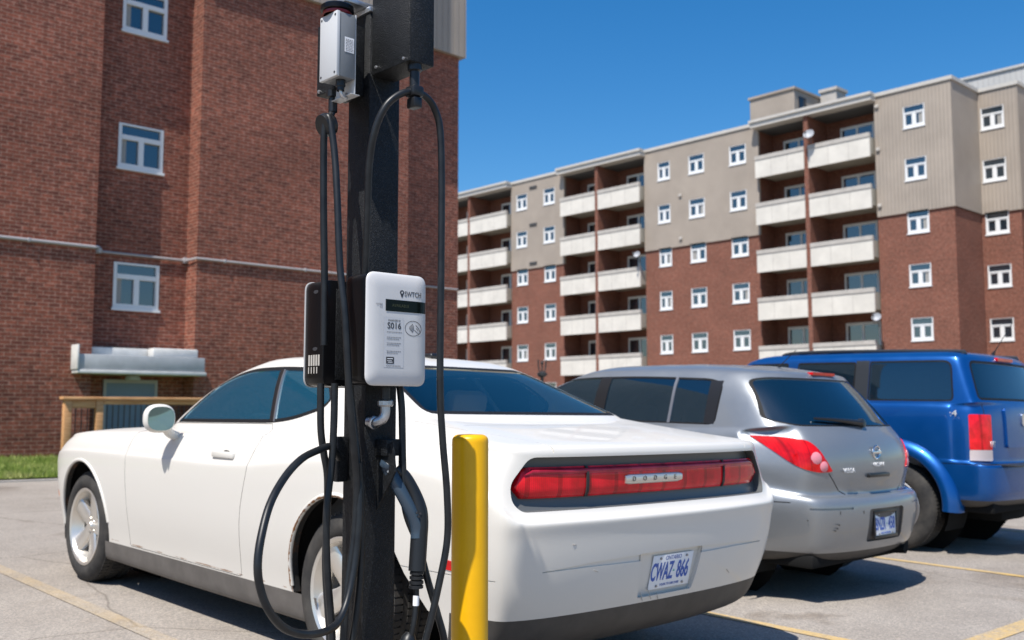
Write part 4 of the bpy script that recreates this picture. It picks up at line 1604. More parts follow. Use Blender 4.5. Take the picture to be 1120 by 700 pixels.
# openings and shut lines
for x in (0.0, 2.946):
    WC.arch(x, .402, .374, lip=.04, mat='lip_grimy', notch=None if x else [(-.30, .12), (-.30, .55), (-.352, .565), (-.40, .60), (-.465, .50), (-.585, .372), (-.66, .345), (-.70, .12)])
for sg in (1, -1):
    sd_ = side(sg, .1, .5)
    door = rpoly([(2.235, .305), (2.25, .60), (2.26, .985), (1.945, 1.050), (.80, 1.0725), (.757, 1.0), (.785, .84), (.865, .62), (.885, .305)], [.02, .2, .05, .03, .01, .06, .12, .2, .02])
    dd = WC.cut(door, XA, ZA, sd_)
    ins_ = inset(door, .0035)
    WC.cut(ins_, XA, ZA, sd_)
    F = [f for f in WC.bm.faces if sd_(f.calc_center_median(), f.normal) and inpoly((f.calc_center_median().x, f.calc_center_median().z), door)]
    A_ = [f for f in F if inpoly((f.calc_center_median().x, f.calc_center_median().z), ins_)]
    G_ = [f for f in F if f not in set(A_)]
    do = WC.mesh_from('door', A_, 'paint_white', WC.root)
    WC.mesh_from('door_gap', G_, 'seam_dark', do, lambda c, n: c - n * .007)
    # handle
    hy = WC.side_y(1.06, .905, sg) if False else WC.side_y(1.2, .80, sg)
    hm = MB()
    yb = WC.normal_at(Vector((1.06, .93 * sg, .905)))
    base = WC.kd.find(Vector((1.06, .93 * sg, .905)))[0]
    bx = Vector((1.06, base.y, .905))
    hm.box((-.115, -.006, -.017), (.115, .024, .017), .009, M=Matrix.Translation((bx.x, bx.y - (.004 if sg > 0 else 0.014), bx.z)))
    hn = hm.build('handle', 'paint_white', do)
    cu = MB()
    cu.lathe([(.0, -.002), (.045, -.002), (.05, .002)], 20, Matrix.Translation((bx.x - .02, bx.y + .001 * sg, bx.z)) @ Matrix.Rotation(-math.pi / 2 * sg, 4, 'X') @ Matrix.Scale(.5, 4, (0, 1, 0)))
    cu.build('handle_recess', 'seam_dark', do)
    WC.seam([(-.33, .53), (-.97, .535)], .005, XA, ZA, lambda c, n, sg=sg: c.y * sg > .55 and c.x < -.2, name='bumper_gap', mat='paint_white', depth=.005)
    WC.seam([(2.27, .99), (2.30, .86), (2.32, .60)], .003, XA, ZA, side(sg, .1, .5), name='fender_gap') if False else None
    WC.patch('side_marker', [(-.70, .553), (-.86, .545), (-.86, .580), (-.72, .590)], XA, ZA, side(sg, .05, .4), 'red_lens_bright', depth=-.003)
    WC.patch('side_marker', [(3.52, .50), (3.64, .50), (3.64, .54), (3.52, .54)], XA, ZA, side(sg, .0, .4), 'amber_lens', depth=-.003)
# boot lid gap, seen from above
for sg in (1, -1):
    WC.seam([(-.27, .745 * sg), (-.62, .72 * sg), (-.94, .665 * sg), (-1.075, .655 * sg)], .005, XA, YA, lambda c, n: n.z > .3 and c.z > .95, name='boot_gap', mat='paint_white', depth=.005)
WC.seam([(-.50, -.66), (-.525, -.3), (-.53, 0), (-.525, .3), (-.50, .66)], .005, XA, YA, lambda c, n: n.z > .3 and c.z > 1.0, name='boot_gap', mat='paint_white', depth=.004)
for x in (0.0, 2.946):
    for sg in (1, -1):
        wheel(WC, x, .915, .350, .245, .240, sg, (5, .052, .058, 0, .055), turn=.35 if x else .1)
WC.patch('grille', rpoly([(-.70, .60), (.70, .60), (.70, .72), (-.70, .72)], .03), YA, ZA, lambda c, n: c.x > 3.3 and n.x > .2, 'panel_black', depth=.05, dirv=(-1, 0, 0))
for x in (0.0, 2.946):      # rolled lip standing proud round each wheel opening
    for sg in (1, -1):
        P_ = []
        for k in range(29):
            a = R(-6 + (180 if x else 162) * k / 28)
            px_, pz_ = x + .408 * math.cos(a), .374 + .408 * math.sin(a)
            yy_ = WC.side_y(px_, pz_, sg)
            if yy_ is not None and abs(yy_) > .7:
                P_.append((px_, yy_ - .002 * sg, pz_))
        mb = MB()
        mb.tube(P_, .011, 8, smooth=0)
        mb.build('arch_lip', 'paint_white', WC.root, smooth=60)
sc_ = MB()
for (y, z, l, a) in ((.47, .548, .028, 22), (.05, .40, .03, 70), (.11, .415, .05, 62), (.16, .41, .04, 66), (-.45, .46, .05, 40), (.60, .66, .02, 10)):
    x = WC.rear_x(y, z)
    sc_.box((-.0012, -l / 2, -.0016), (.001, l / 2, .0016), .0005, M=Matrix.Translation((x - .0004, y, z)) @ Matrix.Rotation(R(a), 4, 'X'))
sc_.build('scuff', 'concrete_band', WC.root, merge=False)
WC.finish()
# mirrors
for sg in (1, -1):
    mm = MB()
    # shell: rounded pod
    for _ in (0,):
        pod = bmesh.new()
        bmesh.ops.create_icosphere(pod, subdivisions=4, radius=1)
        for v in pod.verts:
            x, y, z = v.co
            px = x * (.085 if x > 0 else .045)
            k = 1 - .18 * max(0, x)
            v.co = Vector((px, (abs(y) ** .8) * math.copysign(1, y) * .088 * k, (abs(z) ** .8) * math.copysign(1, z) * .080 * k))
        mm.join(pod, Matrix.Translation((1.66, 1.025 * sg, 1.078)) @ Matrix.Rotation(R(-9 * sg), 4, 'Z'))
    pd = mm.build('mirror', 'paint_white', WC.root, smooth=60)
    mm = MB()
    mm.tube([(1.665, .985 * sg, 1.03), (1.69, .945 * sg, .995), (1.70, .895 * sg, .975)], .026, 10, smooth=5)
    mm.build('mirror_arm', 'paint_white', pd)
    mm = MB()
    d = bmesh.new()
    pts = []
    for k in range(28):
        a = 2 * math.pi * k / 28
        pts.append((math.copysign(abs(math.cos(a)) ** .75, math.cos(a)) * .072, math.copysign(abs(math.sin(a)) ** .75, math.sin(a)) * .066))
    d.free()
    M = Matrix.Translation((1.66, 1.025 * sg, 1.078)) @ Matrix.Rotation(R(-9 * sg), 4, 'Z')
    mm.prism(pts, -.050, -.040, lambda a, b, c: M @ Vector((c, a, b)))
    mm.build('mirror_glass', 'mirror_glass', pd)
# cabin
mb = MB()
mb.box((-.2, -.68, .24), (2.2, .68, .30), .02)
mb.box((1.72, -.70, .62), (2.12, .70, 1.0), .07)
mb.box((-.38, -.66, .86), (.02, .66, 1.075), .03)
for sg in (-1, 1):
    mb.box((.0, .76 * sg - .03, .3), (2.1, .76 * sg + .03, .985), .02)
mb.box((.4, -.12, .3), (1.8, .12, .62), .04)
mb.build('cabin', 'interior_dark', WC.root)
for sg in (-1, 1):
    seat(WC.root, 1.16, .37 * sg, .52, .68)
    seat(WC.root, .36, .34 * sg, .50, .56)
mb = MB()
M = Matrix.Translation((1.62, .37, .93)) @ Matrix.Rotation(R(-64), 4, 'Y')
ring = [M @ Vector((.185 * math.cos(2 * math.pi * k / 24), .185 * math.sin(2 * math.pi * k / 24), 0)) for k in range(25)]
mb.tube(ring, .016, 8, smooth=0, cap=False)
mb.tube([M @ Vector((0, -.18, 0)), M @ Vector((0, .18, 0))], .02, 6, smooth=0)
mb.tube([M @ Vector((0, 0, 0)), M @ Vector((0, 0, -.25))], .03, 8, smooth=0)
mb.build('steering_wheel', 'interior_dark', WC.root)
# roof aerial pod
mb = MB()
mb.box((.50, -.035, 1.432), (.66, .035, 1.462), .014, seg=3)
mb.build('aerial', 'trim_black', WC.root)
mb = MB()
mb.box((-.85, -.70, .26), (3.6, .70, .34), .02)
mb.tube([(-.95, .30, .30), (-.5, .32, .27), (2.6, .25, .26)], .04, 10, smooth=0)
mb.tube([(-.95, -.30, .30), (-.5, -.32, .27), (2.6, -.25, .26)], .04, 10, smooth=0)
mb.build('underbody', 'under_black', WC.root)

# ------------------------------------------------------------------ the silver hatchback
VX = (-0.25, 0.05, 0.5, 1.0, 1.5, 2.0, 2.4, 2.9)
kw = dict(rc=0.20, fc=0.28, ins=0.13, bow=0.095)


def vrow(xr, xf, yw, z, xs=None, **k):
    q = dict(kw)
    q.update(k)
    return rounded_row(xr, xf, yw, z, xs or VX, **q)


rows = [
    vrow(-.70, 3.25, .70, {0: .24, 15: .24}),
    vrow(-.80, 3.34, .785, {0: .295, 3: .29, 5: .22, 12: .20, 15: .22}),
    vrow(-.845, 3.40, .815, {0: .40, 4: .38, 6: .33, 15: .34}),
    vrow(-.865, 3.43, .838, {0: .52, 15: .50}),
    vrow(-.865, 3.43, .846, {0: .595, 12: .60, 15: .58}),
    vrow(-.850, 3.42, .847, {0: .635, 3: .64, 5: .66, 15: .64}),
    vrow(-.815, 3.40, .846, {0: .655, 3: .665, 4: .70, 6: .72, 15: .69}),
    vrow(-.775, 3.38, .845, {0: .668, 2: .672, 3: .70, 4: .75, 6: .77, 12: .75, 15: .73}),
    vrow(-.795, 3.34, .842, {0: .76, 3: .78, 4: .83, 6: .84, 12: .80, 15: .77}),
    vrow(-.800, 3.26, .832, {0: .88, 3: .88, 6: .91, 10: .90, 12: .85, 15: .81}),
    vrow(-.770, 3.08, .818, {0: .99, 3: .99, 6: .97, 10: .965, 12: .93, 15: .87}, [-.25, .05, .5, 1.0, 1.5, 1.95, 2.3, 2.65]),
    vrow(-.715, 2.72, .802, {0: 1.070, 3: 1.06, 6: 1.02, 10: 1.01, 12: 1.0, 15: .98}, [-.25, .05, .5, 1.0, 1.45, 1.82, 2.1, 2.35]),
    house_row(-.700, -.50, .70, 2.12, .66, 2.42, .785, 1.095, 1.050, 1.04),
    house_row(-.685, -.485, .69, 2.08, .65, 2.38, .776, 1.12, 1.075, 1.06),
    house_row(-.60, -.40, .665, 1.86, .62, 2.08, .74, 1.22, 1.19, 1.19),
    house_row(-.49, -.30, .63, 1.52, .58, 1.68, .695, 1.335, 1.335, 1.35),
    house_row(-.42, -.23, .58, 1.30, .53, 1.41, .645, 1.410, 1.422, 1.435),
    house_row(-.40, -.21, .54, 1.20, .49, 1.30, .60, 1.436, 1.456, 1.462),
    house_row(-.28, -.10, .44, 1.10, .40, 1.16, .49, 1.462, 1.488, 1.488),
    house_row(-.10, .05, .24, 1.0, .22, 1.03, .27, 1.490, 1.508, 1.503),
    [(-.02 + 1.0 * k / 15, 0, 1.497 + .014 * math.sin(math.pi * k / 15)) for k in range(16)],
]
SV = Car('parked_car', 'silver five door hatchback with teardrop red tail lights and a scuffed rear bumper', (6.2, 3.98), 0.8, rows, 'paint_silver')
hg = rpoly([(.735, 1.125), (.64, 1.088), (-.64, 1.088), (-.735, 1.125), (-.635, 1.385), (-.54, 1.402), (.54, 1.402), (.635, 1.385)], [.03, .08, .08, .03, .05, .06, .06, .05])
rp_ = lambda c, n: c.x < -.1 and n.x < -.12 and c.z > 1.0 and n.z < .93
SV.glass('rear_window', hg, YA, ZA, rp_, 0.010, 'car_glass_dark')
dlo = rpoly([(1.98, 1.085), (.45, 1.085), (-.02, 1.082), (-.06, 1.10), (-.07, 1.362), (.05, 1.392), (.6, 1.410), (1.1, 1.408), (1.38, 1.392), (1.62, 1.325)], [.02, .3, .02, .02, .05, .05, .2, .2, .1, .1])
for sg in (1, -1):
    p_ = side(sg, .12, .35)
    SV.glass('side_window', dlo, XA, ZA, p_, 0.012, 'car_glass_dark')
    # pillar trims over the glass band
    for (xa, xb, xc, xd, nm) in ((.90, 1.02, 1.02, .92, 'pillar_trim'),):
        pass
SV.glass('windshield', rpoly([(.62, 1.085), (-.62, 1.085), (-.52, 1.42), (.52, 1.42)], .05), YA, ZA, lambda c, n: c.x > 1.1 and n.x > .15 and c.z > 1.06 and n.z > .2, 0.03, 'car_glass_dark')
for sg in (1, -1):
    # upright posts between the side panes, just proud of the glass
    for (b0, b1, t0, t1, mt) in ((.915, 1.03, .915, 1.02, 'trim_black'), (.306, .328, .306, .328, 'rim_dull'), (-.05, .03, -.062, .035, 'trim_black')):
        mb = MB()
        cols = []
        for k in range(7):
            z = 1.09 + (1.405 - 1.09) * k / 6 - (.03 if b1 < .1 and k == 6 else 0)
            a_, b_ = b0 + (t0 - b0) * k / 6, b1 + (t1 - b1) * k / 6
            cols.append([(x, SV.side_y(x, z, sg) + o * sg, z) for x, o in ((a_, .003), (b_, .003), (b_, -.02), (a_, -.02))])
        vs = [[mb.bm.verts.new(p) for p in q] for q in cols]
        for p, q in zip(vs, vs[1:]):
            for i in range(4):
                mb.bm.faces.new((p[i], p[(i + 1) % 4], q[(i + 1) % 4], q[i]))
        mb.build('window_post', mt, SV.root)
# lamps wrap the rear corners: drawn on a diagonal plane
q2 = math.sqrt(.5)
for sg in (1, -1):
    A_ = (-q2, -q2 * sg, 0)
    lamp = rpoly([(-.315, 1.022), (-.14, 1.020), (.02, 1.0), (.085, .945), (.175, .812), (.08, .805), (-.02, .825), (-.10, .868), (-.19, .935)], [.008, .1, .1, .1, .012, .04, .1, .1, .1])
    pr = lambda c, n, sg=sg: c.x < -.05 and c.y * sg > .35 and (-n.x + n.y * sg) > .2
    fs = SV.cut(lamp, A_, ZA, pr)
    lm = SV.mesh_from('tail_light', fs, 'red_lens_bright', SV.root, lambda c, n: c + n * .006)
    # clear round units in the lens
    for (u, z, r) in ((.060, .895, .038), (.112, .842, .034)):
        c2 = Vector(A_) * u
        h = SV.bvh.ray_cast(Vector((c2.x, c2.y, z)) + Vector((-q2, q2 * sg, 0)) * 3 + Vector((0, 0, 0)), Vector((q2, -q2 * sg, 0)))
        if h[0]:
            nn = h[1] if h[1].dot(Vector((-1, sg, 0))) > 0 else -h[1]
            mb = MB()
            mb.lathe([(0, .014), (r * .6, .012), (r, .004), (r, -.01)], 20, Matrix.Translation(h[0]) @ nn.to_track_quat('Z', 'Y').to_matrix().to_4x4())
            mb.build('reversing_lens', 'pink_lens', lm)
# hatch shut lines, spoiler lamp, wiper, badge, handle
for sg in (1, -1):
    SV.seam([(.53 * sg, .80), (.42 * sg, .69), (.36 * sg, .664)], .006, YA, ZA, lambda c, n, sg=sg: c.x < -.5 and c.y * sg > .1 and n.x < -.02, name='hatch_gap')
    SV.seam([(-.60, .622), (-.30, .622), (-.26, .60)], .006, XA, ZA, side(sg, .1, .4), name='bumper_gap')
cb = SV.rear_x(0, 1.43)
mb = MB()
mb.prism(rpoly([(-.15, 1.426), (.15, 1.426), (.145, 1.446), (-.145, 1.446)], .006), cb - .012, cb + .03, lambda a, b, d: (d, a, b))
mb.build('brake_light', 'red_lens_bright', SV.root)
mb = MB()
wxs = [(.05, 1.112), (.20, 1.122), (.36, 1.132), (.50, 1.138)]
mb.tube([(SV.rear_x(y, z) - .022, y, z) for y, z in wxs], .012, 8, rf=lambda t: 1.6 - 1.0 * t)
mb.lathe([(0, .035), (.028, .03), (.034, .0)], 16, Matrix.Translation((SV.rear_x(.03, 1.108), .03, 1.108)) @ Matrix.Rotation(R(-80), 4, 'Y'))
mb.build('rear_wiper', 'trim_black', SV.root)
def glyph(parent, y, z, kind):
    x = SV.rear_x(y, z) - .004
    mb = MB()
    M = Matrix.Translation((x, y, z)) @ Matrix.Rotation(R(-90), 4, 'Y')
    for k in range(2):
        pass
    ring = [(x - .004, y + .045 * math.cos(2 * math.pi * k / 24), z + .040 * math.sin(2 * math.pi * k / 24)) for k in range(25)]
    mb.tube(ring, .007, 6, smooth=0, cap=False)
    mb.box((x - .012, y - .056, z - .009), (x - .002, y + .056, z + .009), .003)
    return mb.build('emblem', 'chrome', parent)


glyph(SV.root, 0.02, .925, 0)
xx = SV.rear_x(.30, .825) - .003
text('lettering', 'VERSA', 'badge_silver', .042, SV.root, (xx, .36, .815), (-.12, -1, 0), (0, 0, 1), .003)
text('lettering', 'NISSAN', 'badge_silver', .038, SV.root, (SV.rear_x(0, .84) - .004, 0.0, .845), (0, -1, 0), (0, 0, 1), .003, sx=1.1)
mb = MB()
mb.box((SV.rear_x(0, .775) - .018, -.14, .765), (SV.rear_x(0, .775) + .01, .14, .79), .006)
mb.build('hatch_handle', 'trim_black', SV.root)
# bumper recess with dark framed plate
WCb = lambda c, n: c.x < -.55 and n.x < -.05
SV.patch('plate_niche', rpoly([(.235, .575), (-.235, .575), (-.235, .368), (.235, .368)], .03), YA, ZA, WCb, 'sill_grey', depth=.02, dirv=(1, 0, 0))
PX = SV.rear_x(.30, .47)
plate(SV, PX + .000, 0.0, .470, .295, .150, 2, ('BNZR', '458'), frame='trim_black')
for sg in (1, -1):
    SV.seam([(.70 * sg, .588), (.40 * sg, .588)], .012, YA, ZA, WCb, name='bumper_strip', mat='paint_silver', depth=.008)
scr = MB()
for (y, z, l, a) in ((.52, .565, .022, 90), (.52, .49, .06, 8), (.53, .470, .05, -5), (.545, .455, .035, 4), (.70, .52, .03, 0), (.30, .56, .02, 80)):
    x = SV.rear_x(y, z)
    scr.box((-.0012, -l / 2, -.0035), (.001, l / 2, .0035), .001, M=Matrix.Translation((x - .0008, y, z)) @ Matrix.Rotation(R(14), 4, 'Z') @ Matrix.Rotation(R(a), 4, 'X'))
scr.build('scuff', 'seam_dark', SV.root, merge=False)
fs = SV.cut([(-.9, .1), (.9, .1), (.9, .315), (-.9, .315)], YA, ZA, lambda c, n: c.x < -.3 and c.z < .35)
SV.mesh_from('valance', fs, 'valance_dark', SV.root)
for x in (0.0, 2.60):
    SV.arch(x, .345, .318)
for sg in (1, -1):
    SV.seam([(.32, 1.05), (.34, .8), (.42, .55), (.50, .33)], .005, XA, ZA, side(sg, .1, .4), name='door_gap')
    SV.seam([(.98, 1.06), (.98, .7), (.97, .30)], .005, XA, ZA, side(sg, .1, .4), name='door_gap')
for x in (0.0, 2.60):
    for sg in (1, -1):
        wheel(SV, x, .82, .308, .185, .195, sg, (7, .030, .034, 0, .035), rimmat='rim_dull')
SV.finish()
mb = MB()
mb.box((-.70, -.66, .22), (3.2, .66, .30), .02)
mb.tube([(-.80, -.38, .27), (-.55, -.38, .25), (1.8, -.2, .22)], .03, 10, smooth=0)
mb.box((-.62, -.66, .20), (-.36, -.22, .34), .05)
mb.build('underbody', 'under_black', SV.root)
mb = MB()
mb.box((-.45, -.62, .3), (2.3, .62, .36), .02)
mb.box((1.75, -.64, .62), (2.2, .64, 1.02), .06)
mb.build('cabin', 'interior_dark', SV.root)
for sg in (-1, 1):
    seat(SV.root, 1.35, .35 * sg, .48, .62)
    seat(SV.root, .42, .33 * sg, .55, .58)
mb = MB()
mb.lathe([(.022, 0), (.018, .02), (.006, .05), (.004, .30), (.0, .305)], 8, Matrix.Translation((-.10, .05, 1.488)) @ Matrix.Rotation(R(-50), 4, 'Y') @ Matrix.Scale(.6, 4))
mb.build('aerial', 'trim_black', SV.root)
for sg in (1, -1):
    mb = MB()
    mb.box((1.78, .80 * sg - .02, 1.06), (1.90, .80 * sg + .02, 1.09), .01)
    mb.box((1.74, .90 * sg - .09, 1.05), (1.86, .90 * sg + .09, 1.18), .04, seg=3)
    mb.build('mirror', 'paint_silver', SV.root)

# ------------------------------------------------------------------ the blue sport utility
NX = (-0.45, -.05, .45, 1.0, 1.6, 2.2, 2.8, 3.2)
kw = dict(rc=0.12, fc=0.20, ins=0.055, bow=0.05)


def nrow(*a, **k):
    q = dict(kw)
    q.update(k)
    xs = q.pop('xs', NX)
    return rounded_row(a[0], a[1], a[2], a[3], xs, **q)


rows = [
    nrow(-.72, 3.45, .74, {0: .40, 15: .40}),
    nrow(-.82, 3.55, .83, {0: .43, 15: .42}),
    nrow(-.875, 3.60, .868, {0: .50, 15: .50}),
    nrow(-.885, 3.62, .88, {0: .62, 15: .62}),
    nrow(-.885, 3.62, .882, {0: .735, 15: .74}),
    nrow(-.868, 3.62, .882, {0: .764, 15: .77}),
    nrow(-.805, 3.61, .880, {0: .772, 2: .775, 3: .79, 5: .80, 15: .80}),
    nrow(-.792, 3.60, .878, {0: .80, 15: .85}),
    nrow(-.785, 3.60, .878, {0: .98, 15: .95}),
    nrow(-.778, 3.55, .874, {0: 1.14, 12: 1.05, 15: 1.04}),
    nrow(-.768, 3.35, .866, {0: 1.235, 10: 1.16, 12: 1.12, 15: 1.10}, xs=[-.45, -.05, .45, 1.0, 1.6, 2.05, 2.5, 2.9]),
    nrow(-.760, 2.75, .855, {0: 1.262, 8: 1.24, 10: 1.20, 12: 1.18, 15: 1.16}, xs=[-.45, -.05, .45, 1.0, 1.5, 1.85, 2.1, 2.4]),
    house_row(-.752, -.665, .80, 1.98, .72, 2.16, .846, 1.285, 1.262, 1.23),
    house_row(-.742, -.655, .795, 1.95, .71, 2.12, .842, 1.305, 1.285, 1.25),
    house_row(-.69, -.60, .775, 1.80, .69, 1.95, .822, 1.46, 1.46, 1.44),
    house_row(-.635, -.545, .745, 1.62, .66, 1.74, .798, 1.635, 1.635, 1.61),
    house_row(-.61, -.525, .72, 1.56, .63, 1.67, .775, 1.672, 1.675, 1.655),
    house_row(-.57, -.47, .665, 1.46, .58, 1.55, .715, 1.706, 1.710, 1.70),
    house_row(-.42, -.32, .50, 1.32, .46, 1.38, .54, 1.728, 1.736, 1.726),
    house_row(-.2, -.1, .26, 1.2, .24, 1.22, .28, 1.742, 1.748, 1.738),
    [(-.05 + 1.2 * k / 15, 0, 1.748) for k in range(16)],
]
NB = Car('parked_car', 'bright blue boxy sport utility vehicle with roof rails and bulging wheel arches', (9.28, 4.17), 0.8, rows, 'paint_blue')
rp_ = lambda c, n: c.x < -.45 and n.x < -.3
NB.glass('rear_window', rpoly([(.74, 1.30), (-.74, 1.30), (-.675, 1.640), (.675, 1.640)], [.05, .05, .07, .07]), YA, ZA, rp_, .02, 'car_glass_dark')
for sg in (1, -1):
    p_ = side(sg, .3, .4)
    NB.glass('side_window', rpoly([(.245, 1.285), (-.515, 1.285), (-.485, 1.64), (.235, 1.640)], [.02, .05, .08, .02]), XA, ZA, p_, .014, 'car_glass_dark')
    NB.glass('side_window', rpoly([(.98, 1.285), (.375, 1.285), (.365, 1.635), (.96, 1.637)], .03), XA, ZA, p_, .014, 'car_glass_dark')
    NB.glass('side_window', rpoly([(1.80, 1.285), (1.08, 1.285), (1.06, 1.637), (1.50, 1.63)], .03), XA, ZA, p_, .014, 'car_glass_dark')
    NB.patch('pillar_trim', [(.375, 1.26), (.248, 1.26), (.238, 1.645), (.364, 1.645)], XA, ZA, p_, 'panel_black', depth=-.002)
    NB.seam([(.30, 1.25), (.28, .9), (.40, .60), (.46, .45)], .006, XA, ZA, side(sg, .3, .4), name='door_gap')
    NB.seam([(1.02, 1.25), (1.02, .8), (1.0, .45)], .006, XA, ZA, side(sg, .3, .4), name='door_gap')
    NB.seam([(-.40, .766), (-.84, .768)], .008, XA, ZA, lambda c, n, sg=sg: c.y * sg > .6 and c.x < -.3, name='bumper_gap')
NB.glass('windshield', rpoly([(.68, 1.255), (-.68, 1.255), (-.61, 1.63), (.61, 1.63)], .06), YA, ZA, lambda c, n: c.x > 1.4 and n.x > .15 and c.z > 1.2, .03, 'car_glass_dark')
# tail lamps: red block over a clear foot, wrapping the corner
q2 = math.sqrt(.5)
for sg in (1, -1):
    A_ = (-q2, -q2 * sg, 0)
    pr = lambda c, n, sg=sg: c.x < -.45 and c.y * sg > .5 and (-n.x + n.y * sg) > .2
    u0, u1 = -.135, .072
    fs = NB.cut(rpoly([(u0, .885), (u1, .885), (u1, 1.178), (u0, 1.178)], .015), A_, ZA, pr)
    lm = NB.mesh_from('tail_light', fs, 'red_lens', NB.root, lambda c, n: c + n * .012)
    fs = NB.cut(rpoly([(u0, .792), (u1, .792), (u1, .884), (u0, .884)], .01), A_, ZA, pr)
    NB.mesh_from('reversing_lens', fs, 'white_lens', lm, lambda c, n: c + n * .012)
# wheel arch flares
for x in (0.0, 2.763):
    NB.arch(x, .455, .405, mat='under_black')
    for sg in (1, -1):
        mb = MB()
        prof = [(.440, -.14), (.436, .0), (.442, .055), (.455, .066), (.50, .060), (.545, .030), (.565, -.005), (.565, -.10)]
        M = Matrix.Translation((x, .865 * sg, .405)) @ Matrix.Rotation(-math.pi / 2 * sg, 4, 'X')
        a0, a1 = (math.pi - .08, 2 * math.pi + .08)
        if sg < 0:
            a0, a1 = -.08, math.pi + .08
        mb.lathe(prof, 40, M, arc=(a0, a1))
        mb.build('wheel_arch', 'paint_blue', NB.root, smooth=50)
    for sg in (1, -1):
        wheel(NB, x, .885, .372, .235, .225, sg, (5, .040, .045, 0, .05), rimmat='rim_dull', turn=.2)
fs = NB.cut([(-.95, .2), (.95, .2), (.95, .47), (-.95, .47)], YA, ZA, lambda c, n: c.x < -.4 and c.z < .5)
NB.mesh_from('valance', fs, 'valance_dark', NB.root)
# tailgate: recessed panel, emblem, badges, brake light, rails
NB.seam([(.70, 1.262), (.70, .79)], .008, YA, ZA, rp_, name='hatch_gap')
NB.seam([(-.70, 1.262), (-.70, .79)], .008, YA, ZA, rp_, name='hatch_gap')
NB.patch('tailgate_panel', rpoly([(.40, 1.235), (-.40, 1.235), (-.40, .90), (.40, .90)], .03), YA, ZA, rp_, 'paint_blue', depth=.018, dirv=(-1, 0, 0))
mb = MB()
xb = NB.rear_x(.0, 1.655)
mb.prism(rpoly([(-.18, 1.652), (.18, 1.652), (.17, 1.680), (-.17, 1.680)], .008), NB.rear_x(0, 1.665) - .02, NB.rear_x(0, 1.665) + .03, lambda a, b, d: (d, a, b))
mb.build('brake_light', 'red_lens_bright', NB.root)
y4 = NB.side_y(-.50, 1.19, 1)
for sg in (1, -1):
    text('lettering', '4x4', 'badge_silver', .072, NB.root, (-.48, (y4 + .003) * sg, 1.185), (-1 * sg, 0, 0), (0, 0, 1), .003, sx=1.3)
text('lettering', 'R/T', 'badge_silver', .07, NB.root, (NB.rear_x(.62, .93) - .004, .62, .93), (0, -1, 0), (0, 0, 1), .003)
mb = MB()
mb.prism(rpoly([(-.05, 1.19), (.05, 1.19), (.045, 1.10), (0, 1.075), (-.045, 1.10)], .015), NB.rear_x(0, 1.13) - .012, NB.rear_x(0, 1.13) + .01, lambda a, b, d: (d - .018, a + .06, b))
mb.build('emblem', 'chrome', NB.root)
mb = MB()
mb.box((-.96, -.66, .755), (-.80, .66, .772), .006)
mb.build('bumper_step', 'panel_black', NB.root)
for sg in (1, -1):
    mb = MB()
    yr = .60 * sg
    mb.tube([(-.50, yr, 1.700), (-.44, yr, 1.722), (.6, yr, 1.745), (1.15, yr, 1.738), (1.25, yr, 1.70)], .017, 10, smooth=4)
    for xq in (-.42, .45, 1.1):
        mb.box((xq - .05, yr - .02, 1.70), (xq + .05, yr + .014, 1.735), .01)
    mb.build('roof_rail', 'panel_black', NB.root)
mb = MB()
mb.box((-.78, -.72, .36), (3.5, .72, .46), .02)
mb.box((-.7, -.3, .26), (-.3, .3, .40), .05)
mb.lathe([(0, -.09), (.085, -.08), (.1, 0), (.085, .08), (0, .09)], 16, Matrix.Translation((0, .1, .33)))
mb.tube([(0, -.7, .36), (0, .7, .36)], .05, 10, smooth=0)
mb.build('underbody', 'under_black', NB.root)
mb = MB()
mb.box((-.6, -.7, .45), (2.0, .7, .52), .02)
mb.box((1.6, -.7, .75), (2.0, .7, 1.22), .06)
mb.build('cabin', 'interior_dark', NB.root)
for sg in (-1, 1):
    seat(NB.root, 1.2, .38 * sg, .5, .85)
    seat(NB.root, .3, .36 * sg, .6, .82)
mb = MB()
mb.lathe([(.02, 0), (.015, .015), (.004, .05), (.003, .34), (.0, .345)], 8, Matrix.Translation((-.42, -.30, 1.735)) @ Matrix.Rotation(R(-32), 4, 'Y'))
mb.build('aerial', 'trim_black', NB.root)
NB.finish()
for sg in (1, -1):
    mb = MB()
    mb.box((1.72, .98 * sg - .10, 1.27), (1.84, .98 * sg + .10, 1.44), .04, seg=3)
    mb.box((1.74, .87 * sg - .03, 1.28), (1.82, .87 * sg + .03, 1.32), .01)
    mb.build('mirror', 'paint_blue', NB.root)

# ------------------------------------------------------------------ charging station
m = principled('powder_black', (0.006, 0.0068, 0.008), 0.5, spec=0.28)
vv = N(m, 'TexVoronoi')
vv.inputs['Scale'].default_value = 400
L(m, objco(m), vv.inputs['Vector'])
bump(m, vv.outputs['Distance'], 0.8, 0.002)
sv_ = N(m, 'SeparateColor')
L(m, vv.outputs['Color'], sv_.inputs[0])
L(m, ramp(m, sv_.outputs[0], [(0.0, (0.005, 0.0055, 0.0065)), (0.72, (0.008, 0.009, 0.010)), (0.95, (0.026, 0.028, 0.031))]), bsdf(m).inputs['Base Color'])  # pale flecks in the colour imitate sunlit glints on the rough coat
L(m, ramp(m, noise(m, objco(m), 7, 5), [(0.35, (0.42,) * 3), (0.7, (0.6,) * 3)]), bsdf(m).inputs['Roughness'])
grain(principled('shell_white', (0.57, 0.56, 0.555), 0.32), (0.57, 0.56, 0.555), 0.03, 14)
principled('gloss_black', (0.005, 0.005, 0.006), 0.28, spec=0.2)
principled('screen_dark', (0.004, 0.007, 0.006), 0.22, spec=0.15)
principled('screen_text', (0.045, 0.05, 0.018), 0.4)
grain(principled('cast_grey', (0.17, 0.18, 0.19), 0.45, 0.0), (0.17, 0.18, 0.19), 0.05, 30)
principled('lid_white', (0.50, 0.51, 0.52), 0.45)
